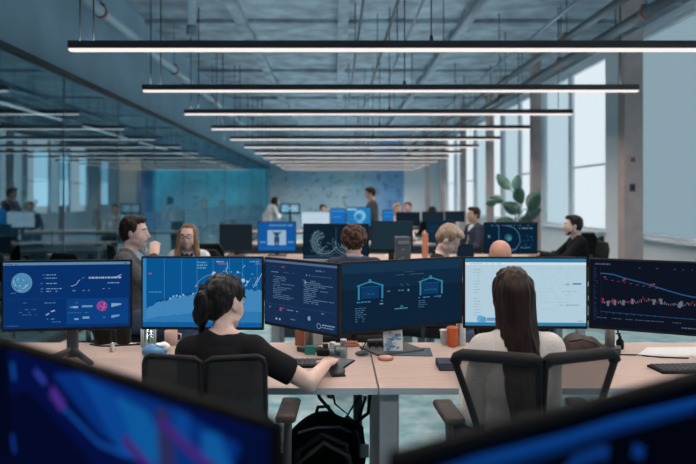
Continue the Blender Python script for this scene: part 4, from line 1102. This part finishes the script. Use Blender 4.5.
# behind the glass; the last two stand in for reflections of people
person('person behind the glass with a lifted hand, near the brown column', -3.62, 11.0, 150, s=1.08, hair='short', hairmat='hair_brown', top='tee_black', skin='skin', group=GP, voxel=.012, RH=(.15, .35, 1.2))
person('person in dark clothes put behind the glass as a reflection, at the teal far end', -3.45, 17.2, 170, s=1.12, hair='short', hairmat='hair_dark', top='navy', skin='skin', group=GP, voxel=.012)
person('second person put behind the glass as a reflection at the teal far end, in black', -3.4, 19.6, 190, s=1.1, hair='short', hairmat='hair_black', top='tee_black', skin='skin', group=GP, voxel=.012)

# ------------------------------------------------------------------ chairs under and around them
GC = 'office chairs'
chair('black split back mesh chair of the woman with the bun', -.437, 2.46, -2, group=GC, wide=.42, htop=.962, vee=4)
chair('black chair with two wing shaped see-through mesh panels, of the long haired woman', .685, 2.44, 3, group=GC, taper=.12, wide=.585, htop=.962, mesh='chairmesh_light', vee=14)
base = chair('dark office chair of the young man in the grey jacket', -1.575, 4.98, -88, 'plain', GC, htop=.98)
def again(label, x, y, rz):
    c = copy_tree(base); c.location = (x, y, 0); c.rotation_euler = (0, 0, math.radians(rz)); c['label'] = label; c['group'] = GC; return c
for lb, x, y, rz in (('dark office chair of the woman with glasses', -1.34, 6.12, 176), ('dark office chair of the curly haired person', .14, 5.1, 0), ('dark office chair of the bending fair haired person', .79, 5.36, -108),
                     ('dark office chair of the bald person', 1.066, 4.18, 0), ('dark office chair of the man in the black sweater by the window', 2.86, 7.6, 84), ('dark office chair of the man in the suit', 2.2, 10.2, 108),
                     ('empty dark office chair under the window, nearer the brown column', 3.3, 8.75, 60), ('empty dark office chair under the window, behind the man in the black sweater', 3.55, 9.7, 20),
                     ('empty dark office chair at far left beside the glass partition', -2.35, 6.2, -30), ('empty dark office chair behind the young man in the grey jacket', -2.2, 7.2, -60), ('empty dark office chair between the glasses woman and the unlit grey monitor', -1.5, 7.5, 10),
                     ('dark office chair of the person behind the glass near the brown column', -3.62, 11.0, 150), ('dark office chair of the first person at the teal far end', -3.45, 17.2, 170), ('dark office chair of the second person at the teal far end', -3.4, 19.6, 190),
                     ('empty office chair behind the glass at the near dark desk', -4.5, 8.9, 15), ('second empty office chair behind the glass at the near dark desk', -5.6, 8.8, -20), ('empty office chair behind the glass at the far dark desk', -5.2, 14.9, 5),
                     ('dark office chair of the far person above the white page display', *xy(322, 16.15), 180), ('dark office chair of the far brown haired person', *xy(408.5, 16.15), 150), ('dark office chair of the far black haired head', *xy(432.5, 13.6), 10), ('dark office chair of the far fair haired person', *xy(396, 13.3), 200)):
    again(lb, x, y, rz)

# ------------------------------------------------------------------ plants
def plant(label, x, y, leaves, h, m='leaf', potr=.2, seed=1):
    t = thing('potted_plant', label, 'plant', (x, y, 0))
    MB().lathe([(potr * .75, 0), (potr, .36), (potr * .94, .36), (potr * .9, .32)]).build('pot', M['pot'], t)
    MB().cone((0, 0, .315), (0, 0, .33), potr * .9, potr * .9).build('soil', M['bag_brown'], t)
    MB().tube([(0, 0, .3), (.03, 0, .7), (-.02, .02, 1.1), (.0, 0, h)], [.022, .018, .014, .008]).build('trunk', M['stem'], t)
    for (dx, dz_, ln, wd, ang, tilt) in leaves:
        b = MB(); n = 10; R_ = RY(ang) @ RX(tilt)
        rows = []
        for k in range(n + 1):
            q = k / n; ww = wd * math.sin(PI * min(1, q * .94 + .04)) ** .75; zz = ln * q; bend = -.10 * ln * q * q
            rows.append([b.bm.verts.new(R_ @ Vector((sg * ww / 2, bend + .18 * ww * abs(sg), zz)) + Vector((dx, 0, dz_))) for sg in (-1, -.5, 0, .5, 1)])
        for A, B in zip(rows, rows[1:]):
            for k in range(4): b.bm.faces.new((A[k], A[k + 1], B[k + 1], B[k])).smooth = True
        r = bmesh.ops.extrude_face_region(b.bm, geom=b.bm.faces[:])
        bmesh.ops.translate(b.bm, verts=[v for v in r['geom'] if isinstance(v, bmesh.types.BMVert)], vec=R_ @ Vector((0, -.004, 0)))
        b.tube([(dx * .12, 0, min(h, dz_ - .12)), (dx * .6, 0, dz_ - .04), (dx, 0, dz_)], .007, seg=6)
        b.build('leaf', M[m], t)
    return t
plant('large leaved green rubber plant beside the window column at right', 2.66, 9.5, [
    (-.10, 1.63, .30, .16, -35, -30), (-.02, 1.60, .26, .15, 15, -20), (-.20, 1.46, .20, .13, -75, -25), (-.30, 1.44, .16, .12, -100, -30), (.08, 1.42, .30, .19, -28, 25),
    (.16, 1.36, .36, .20, 42, -30), (.05, 1.30, .30, .20, -60, -40), (.14, 1.24, .30, .19, 70, -30), (.06, 1.18, .26, .18, 100, -35), (-.02, 1.12, .28, .18, -80, -25), (.20, 1.30, .30, .16, 20, 20), (.0, 1.05, .26, .18, 60, -30)], 1.6)
plant('dark plant put behind the glass as a reflection at the far left', -6.2, 12.6, [  # plant added to stand in for a dark reflection
    (-.12, 1.45, .3, .16, -30, -25), (.05, 1.42, .28, .16, 25, -20), (.16, 1.3, .3, .18, 55, -30), (-.1, 1.25, .3, .18, -65, -30), (.1, 1.12, .28, .18, 80, -30), (-.06, 1.08, .28, .18, -90, -25)], 1.45, m='leafdark', seed=3)

# ------------------------------------------------------------------ things on the front desks
DZ = .74
def item(name, label, cat, px, py, rz=0, z=DZ, group=None):
    d = F * (EYE - z) / (py - VY)
    return thing(name, label, cat, ((px - VX) / F * d, d, z), rz, group)
def keyboard(label, px, py, rz, m='black'):
    t = item('keyboard', label, 'keyboard', px, py, rz)
    MB().box((0, 0, .007), (.40, .125, .012), bev=.004).build('case', M[m], t)
    b = MB()
    for r in range(5):
        for c in range(16): b.box((-.18 + c * .024, -.045 + r * .0225, .0155), (.02, .018, .006), bev=.002, seg=1)
    b.build('keys', M['darkgrey'], t)
    for sx in (-1, 1): MB().box((sx * .17, .05, .001), (.03, .012, .002)).build('foot_pad', M['black'], t)
keyboard('black keyboard under the forearm of the woman with the bun', 283, 365, 0)
keyboard('black keyboard at the right frame edge beside the white sheets', 698, 370, 4)
t = item('computer_mouse', 'black mouse by the right hand of the woman with the bun', 'mouse', 337, 374, 10)
MB().ell((0, 0, .014), (.034, .058, .022)).box((0, 0, .004), (.06, .1, .008), bev=.003).build('shell', M['darkgrey'], t); MB().cone((-.004, .028, .034), (.004, .028, .034), .009, .009, seg=14).build('scroll_wheel', M['slate'], t)
t = item('mobile_phone', 'dark phone lying beside the black mouse', 'phone', 342, 364.5, -22)
MB().box((0, 0, .005), (.075, .15, .009), bev=.004).build('case', M['black'], t); MB().box((0, 0, .0098), (.068, .14, .001)).build('screen', M['slate'], t)
t = item('sticky_note_pad', 'square teal note block left of the small glass jars', 'note pad', 310, 354, 6)
MB().box((0, 0, .02), (.05, .03, .04), bev=.002).build('pad', M['teal'], t)
tag(t, None)
t = item('tape_dispenser', 'small black desk organiser right of the teal note block', 'organiser', 323, 355, 0)
MB().box((0, 0, .016), (.06, .06, .032), bev=.008).build('tray', M['black'], t); MB().box((.012, .01, .042), (.028, .022, .024), bev=.005).build('pen_slot', M['darkgrey'], t)
def jar(label, px, py, r, h, fill, g='small glass jars on the front desk'):
    t = item('glass_jar', label, 'jar', px, py, group=g)
    MB().lathe([(r * .9, .0), (r, .006), (r, h - .012), (r * .8, h), (r * .74, h), (r * .9, h - .015), (r * .9, .008)], seg=20).build('jar_body', M['clear'], t)
    MB().cone((0, 0, .009), (0, 0, h * .55), r * .86, r * .86, seg=20).build('contents', M[fill], t)
    MB().cone((0, 0, h), (0, 0, h + .012), r * .86, r * .86, seg=20).build('lid', M['whiteplastic'], t)
jar('small clear jar with pale contents right of the black organiser', 332.5, 356, .017, .055, 'whiteplastic')
jar('small clear jar with green contents between two other jars', 337.5, 357, .016, .05, 'teal')
jar('taller clear jar with white contents at the desk joint', 343.5, 357.5, .018, .075, 'whiteplastic')
t = item('rolled_cable', 'coiled orange brown cable on the desk beneath the icon display', 'cable', 350, 346)
b = MB()
for k in range(3): b.tube([((.05 - .006 * k) * math.cos(a), (.03 - .004 * k) * math.sin(a), .005 + .007 * k) for a in [2 * PI * i / 18 for i in range(18)]], .004, seg=6, closed=True)
b.build('coil', M['cork'], t)
t = item('earphone_case', 'dark grey earphone case on the desk left of the blue grey mat', 'case', 362, 355.5, 15)
SB().ell((0, 0, .011), (.035, .022, .012)).blob('case_body', M['slate'], t, voxel=.003, smooth=1); MB().tube([(-.034, 0, .012), (0, -.0225, .012), (.034, 0, .012)], .0012, seg=6).build('seam', M['black'], t)
t = item('desk_mat', 'blue grey mat under the standing photo below the icon display', 'mat', 404, 352, -4)
MB().box((0, 0, .002), (.27, .17, .004), bev=.0015).build('mat', M['mat_blue'], t)
t = item('photo_card', 'upright pale blue printed card standing on the blue grey mat', 'card', 393.5, 353, 6, z=DZ + .004)
MB().box((0, .012, .055), (.095, .004, .11), rot=RX(-10), bev=.001).build('card', M['paper'], t)
b = MB(); rr = random.Random(4)
cards = [mat('print_blue', (.20, .42, .62), .8), mat('print_pale', (.42, .60, .72), .8), mat('print_dark', (.10, .2, .32), .8)]
for k in range(22):
    wv, hv = rr.uniform(.01, .03), rr.uniform(.006, .018)
    b.box(RX(-10) @ Vector((rr.uniform(-.03, .03), -.0025, rr.uniform(-.042, .042))) + Vector((0, .012, .055)), (wv, .0006, hv), rot=RX(-10), m=rr.randrange(3))
b.build('print', cards, t); MB().box((0, .045, .03), (.05, .004, .075), rot=RX(38)).build('easel_back', M['paper'], t)
t = item('coaster', 'round orange brown coaster at the front corner of the blue grey mat', 'coaster', 385.5, 359.5, z=DZ)
MB().lathe([(.035, 0), (.037, .004), (.037, .010), (.034, .013)], seg=28).build('disc', M['cork'], t); MB().lathe([(.030, .0131), (.030, .0145)], seg=28).build('inlay', M['skin_pale'], t)
t = item('cable_box', 'dark cluttered cable hub left of the printed card', 'cable hub', 376, 348, 10)
MB().box((0, 0, .022), (.09, .05, .044), bev=.01).build('hub', M['bag_brown'], t)
for k in range(5): MB().tube([(-.04 + .02 * k, -.02, .03), (-.06 + .028 * k, -.05, .05 - .004 * k), (-.09 + .035 * k, -.065, .006)], .003, seg=6).build('cable', M['black'], t)
t = item('cup', 'orange cup standing under the right end of the icon display', 'cup', 452.5, 346.5)
MB().lathe([(.022, 0), (.025, .005), (.028, .085), (.029, .09), (.025, .09), (.021, .012)], seg=26).build('cup_body', M['orange'], t); MB().lathe([(.026, .088), (.030, .092), (.030, .098), (.022, .103)], seg=26).build('lid', M['orange'], t)
t = item('bottle', 'white bottle standing right behind the orange cup', 'bottle', 461, 345)
MB().lathe([(.022, 0), (.024, .005), (.024, .105), (.012, .125), (.012, .135)], seg=22).build('bottle_body', M['whiteplastic'], t); MB().lathe([(.014, .135), (.014, .152)], seg=18).build('cap', M['whiteplastic'], t)
t = item('paper_cup', 'small pale cup tucked left of the orange cup', 'cup', 444.5, 344)
MB().lathe([(.018, 0), (.024, .07), (.025, .073), (.021, .073), (.016, .005)], seg=22).build('cup_body', M['paper'], t)
MB().tube([(.026 * math.cos(2 * PI * k / 18), .026 * math.sin(2 * PI * k / 18), .0725) for k in range(18)], .002, seg=6, closed=True).build('rim', M['paper'], t)
t = item('notebook', 'thick dark navy notebook left of the mesh chair on the right desk', 'notebook', 447, 368, 0)
MB().box((.0, 0, .003), (.085, .11, .004), bev=.001).box((.0, 0, .031), (.085, .11, .004), bev=.001).box((-.041, 0, .017), (.004, .11, .03), bev=.001).build('cover', M['navy'], t)
MB().box((.002, 0, .017), (.078, .104, .024)).build('pages', M['slate'], t)
t = item('shoulder_bag', 'dark brown leather bag slumped on the desk right of the long haired woman', 'bag', 583, 354.5, -8)
b = SB(); b.ell((0, 0, .045), (.085, .055, .045)); b.ell((-.04, .005, .052), (.05, .05, .05)); b.ell((.06, -.005, .032), (.045, .045, .03)); b.box((0, 0, .012), (.18, .09, .022), bev=.01)
b.blob('bag_body', M['bag_brown'], t, voxel=.006, smooth=4, fuzz=(.008, (22, 22, 22)))
MB().tube([(-.07, -.03, .07), (-.02, -.06, .088), (.04, -.06, .07), (.09, -.04, .02)], .006, seg=8).build('strap', M['bag_brown'], t)
MB().tube([(-.06, .0, .096), (0, -.005, .098), (.05, -.003, .075)], .0025, seg=6).build('zip', M['metal'], t)
t = item('papers', 'large white sheets spread under the near black chart display', 'papers', 660, 352, 0)
MB().poly([(-.16, -.09, .001), (.36, -.10, .001), (.26, .10, .001), (-.02, .09, .001)], thick=(0, 0, .002)).build('sheet', M['paper'], t); MB().poly([(-.09, -.07, .0035), (.25, -.085, .0035), (.20, .06, .0035), (-.04, .05, .0035)], thick=(0, 0, .0015)).build('sheet', M['whiteplastic'], t)
t = item('tissue_holder', 'small dark bottle with a pump by the pole of the chart display', 'bottle', 620, 349)
MB().lathe([(.016, 0), (.018, .004), (.018, .04), (.007, .055), (.007, .065)], seg=16).build('bottle_body', M['black'], t); MB().tube([(0, 0, .062), (0, 0, .078), (-.022, -.005, .078)], .0035, seg=8).build('pump', M['black'], t)
tag(t, None, None)
t = item('cable', 'thin black cable trailing over the right desk from the chart display pole', 'cable', 636, 356)
t.name = 'cable'; MB().tube([(-.14, .06, .004), (-.08, .01, .004), (0, .005, .004), (.10, -.04, .004), (.22, -.06, .004)], .0035, seg=7).build('wire', M['black'], t)
MB().box((-.15, .065, .006), (.02, .012, .01), bev=.002).build('plug', M['black'], t)
t = item('cable', 'tangled cable hanging around the pole of the chart display', 'cable', 614, 347)
MB().tube([(-.06, -.01, .004), (-.03, .0, .02), (0, .02, .09), (.02, .02, .12), (.03, .01, .05), (.045, -.01, .004)], .004, seg=7).build('wire', M['black'], t); MB().box((-.065, -.012, .006), (.02, .012, .01), bev=.002).build('plug', M['black'], t)
# left desk
t = item('glass_tumbler', 'ribbed clear tumbler below the left end of the area chart display', 'glass', 148.5, 348)
MB().lathe([(.030, 0), (.034, .006), (.037, .10), (.034, .10), (.031, .012)], seg=24).build('glass_body', M['clear'], t)
b = MB()
for k in range(12): a = 2 * PI * k / 12; b.cone((.0345 * math.cos(a), .0345 * math.sin(a), .008), (.037 * math.cos(a), .037 * math.sin(a), .098), .003, .003, seg=6)
b.build('ribs', M['whiteplastic'], t)
t = item('tissue_pack', 'blue plastic tissue pack on the desk left of the bun woman', 'tissue pack', 155, 354, -6)
b = SB(); b.ell((0, 0, .022), (.06, .04, .024)); b.box((0, 0, .014), (.11, .07, .026), bev=.01); b.blob('pack', M['bluegloss'], t, voxel=.005, smooth=3)
b = SB(); b.ell((.035, 0, .046), (.03, .025, .010)); b.ell((.06, 0, .034), (.016, .02, .014)); b.blob('tissue', M['paper'], t, voxel=.004, smooth=2, fuzz=(.006, (50, 50, 50)))
t = item('mug', 'pale mug beneath the area chart display near the bun woman', 'mug', 171, 345)
MB().lathe([(.028, 0), (.032, .005), (.033, .075), (.029, .075), (.027, .01)], seg=24).build('mug_body', M['skin_pale'], t); MB().tube([(.032, 0, .06), (.052, 0, .056), (.052, 0, .024), (.032, 0, .018)], .005, seg=8).build('handle', M['skin_pale'], t)
t = item('small_bottle', 'little clear vial standing on the left desk', 'vial', 112.5, 352)
MB().lathe([(.009, 0), (.011, .003), (.011, .03), (.005, .038), (.005, .046)], seg=16).build('vial_body', M['whiteplastic'], t); MB().cone((0, 0, .046), (0, 0, .056), .007, .007).build('cap', M['clear'], t)
for px, lb, r, h in ((103, 'black desk speaker behind the left dashboard display foot', .045, .11), (124, 'short dark canister under the right end of the dashboard display', .036, .09)):
    t = item('desk_speaker', lb, 'speaker', px, 343)
    MB().lathe([(r, 0), (r, h - .01), (r * .9, h)], seg=22).build('speaker_body', M['black'], t); MB().lathe([(r * .8, h), (r * .75, h + .004)], seg=22).build('grille', M['darkgrey'], t)
t = item('cable', 'thin dark cable lying under the dashboard display on the left desk', 'cable', 112, 346)
MB().tube([(-.12, .02, .004), (-.06, -.015, .004), (0, -.02, .004), (.05, .0, .004), (.12, .015, .004)], .004, seg=7).build('wire', M['black'], t); MB().box((.13, .017, .006), (.02, .012, .01), bev=.002).build('plug', M['black'], t)
t = item('desk_organizer', 'brown wooden pen box behind the text display', 'pen box', 300, 345)
MB().box((0, 0, .04), (.05, .035, .08), bev=.004).build('box', M['cork'], t)
for k in range(3): MB().cone((-.015 + .014 * k, 0, .075), (-.018 + .017 * k, .004, .12), .003, .003, seg=8).build('pen', M[('black', 'bluegloss', 'orange')[k]], t)
t = item('book_stack', 'small upright blue booklet behind the text display', 'booklet', 317, 345, 12)
MB().box((0, 0, .055), (.06, .014, .11), bev=.002).build('cover', M['bluegloss'], t); MB().box((0, -.001, .056), (.055, .0145, .104)).build('pages', M['paper'], t)
# devices seen in the gap under the monitors, behind them on the rear edge
# computer tower on the second row
t = thing('desktop_computer', 'grey desktop computer standing upright beside the curly haired person', 'computer', at(402.5, 236, 5.9).xy.to_3d() + Vector((0, 0, .74)))
MB().box((0, 0, .205), (.13, .16, .41), bev=.006).build('case', M['slate'], t); MB().box((0, -.082, .36), (.10, .006, .03), bev=.002).build('drive_bay', M['metal'], t); MB().cone((0, -.08, .30), (0, -.086, .30), .008, .008).build('power_button', M['metal'], t)
t = thing('book', 'brown folder standing upright beside the fair haired person', 'folder', at(425, 232, 8.2).xy.to_3d() + Vector((0, 0, .74)))
MB().box((0, 0, .16), (.045, .24, .32), bev=.004).build('cover', M['cork'], t); MB().box((0, .004, .16), (.034, .236, .308)).build('pages', M['paper'], t)

# ------------------------------------------------------------------ under the desks
t = thing('backpack', 'black backpack standing on the floor under the desk joint', 'backpack', (-.06, 3.02, 0), 12)
b = SB(); b.box((0, 0, .23), (.34, .18, .42), bev=.08, seg=4); b.ell((0, -.0, .40), (.14, .10, .10)); b.ell((0, -.09, .17), (.12, .06, .13))
b.blob('bag_body', M['softblack'], t, voxel=.01, smooth=6, fuzz=(.014, (9, 9, 9)))
MB().tube([(-.12, -.06, .44), (-.04, -.11, .475), (.06, -.11, .47), (.125, -.05, .42)], .006, seg=8).build('zip', M['metal'], t)
MB().tube([(.10, -.05, .49), (.16, -.1, .45), (.17, -.12, .36), (.16, -.09, .25)], .016, seg=8).build('strap', M['black'], t)
MB().box((.17, -.125, .36), (.04, .02, .06), bev=.004).build('buckle', M['whiteplastic'], t)
MB().tube([(-.03, 0, .49), (-.02, 0, .53), (.03, 0, .53), (.04, 0, .49)], .009, seg=8).build('handle', M['black'], t)
t = thing('duffel_bag', 'black duffel bag with looped handles in front of the backpack', 'duffel bag', (-.05, 2.70, 0), 4)
b = SB(); b.cap((-.07, 0, .17), (.07, 0, .17), .13, .13); b.cap((-.06, 0, .26), (.06, 0, .26), .11, .11); b.box((0, 0, .05), (.34, .2, .10), bev=.03); b.blob('bag_body', M['softblack'], t, voxel=.01, smooth=5, fuzz=(.016, (8, 8, 8)))
for yy in (-.06, .06): MB().tube([(-.12, yy, .30), (-.10, yy, .43), (0, yy * .8, .50), (.10, yy, .45), (.13, yy, .30)], .012, seg=8).build('handle', M['black'], t)
t = thing('cable', 'thick black cable looping down beneath the desk joint', 'cable', (0, 2.95, 0))
t.name = 'cable'
MB().tube([(-.10, 0, .70), (-.07, -.02, .60), (.0, -.03, .52), (.09, -.03, .49), (.15, -.02, .53), (.16, 0, .62), (.14, .02, .70)], .0085, seg=8).build('wire', M['black'], t)
MB().tube([(.14, .0, .60), (.10, -.02, .48), (.04, 0, .30), (.10, .02, .01)], .006, seg=8).build('wire', M['black'], t)
MB().tube([(-.03, .06, .70), (.0, .05, .55), (.06, .05, .50), (.12, .06, .60), (.12, .06, .70)], .005, seg=8).build('wire', M['black'], t)
t = thing('waste_bin', 'dark waste bin on the floor beyond the left desk', 'waste bin', (-1.0, 4.1, 0))
MB().lathe([(.10, 0), (.14, .32), (.15, .33), (.135, .33), (.09, .012)], seg=26).build('bin_body', M['darkgrey'], t); MB().tube([(.145 * math.cos(2 * PI * k / 24), .145 * math.sin(2 * PI * k / 24), .33) for k in range(24)], .006, closed=True).build('rim', M['black'], t)
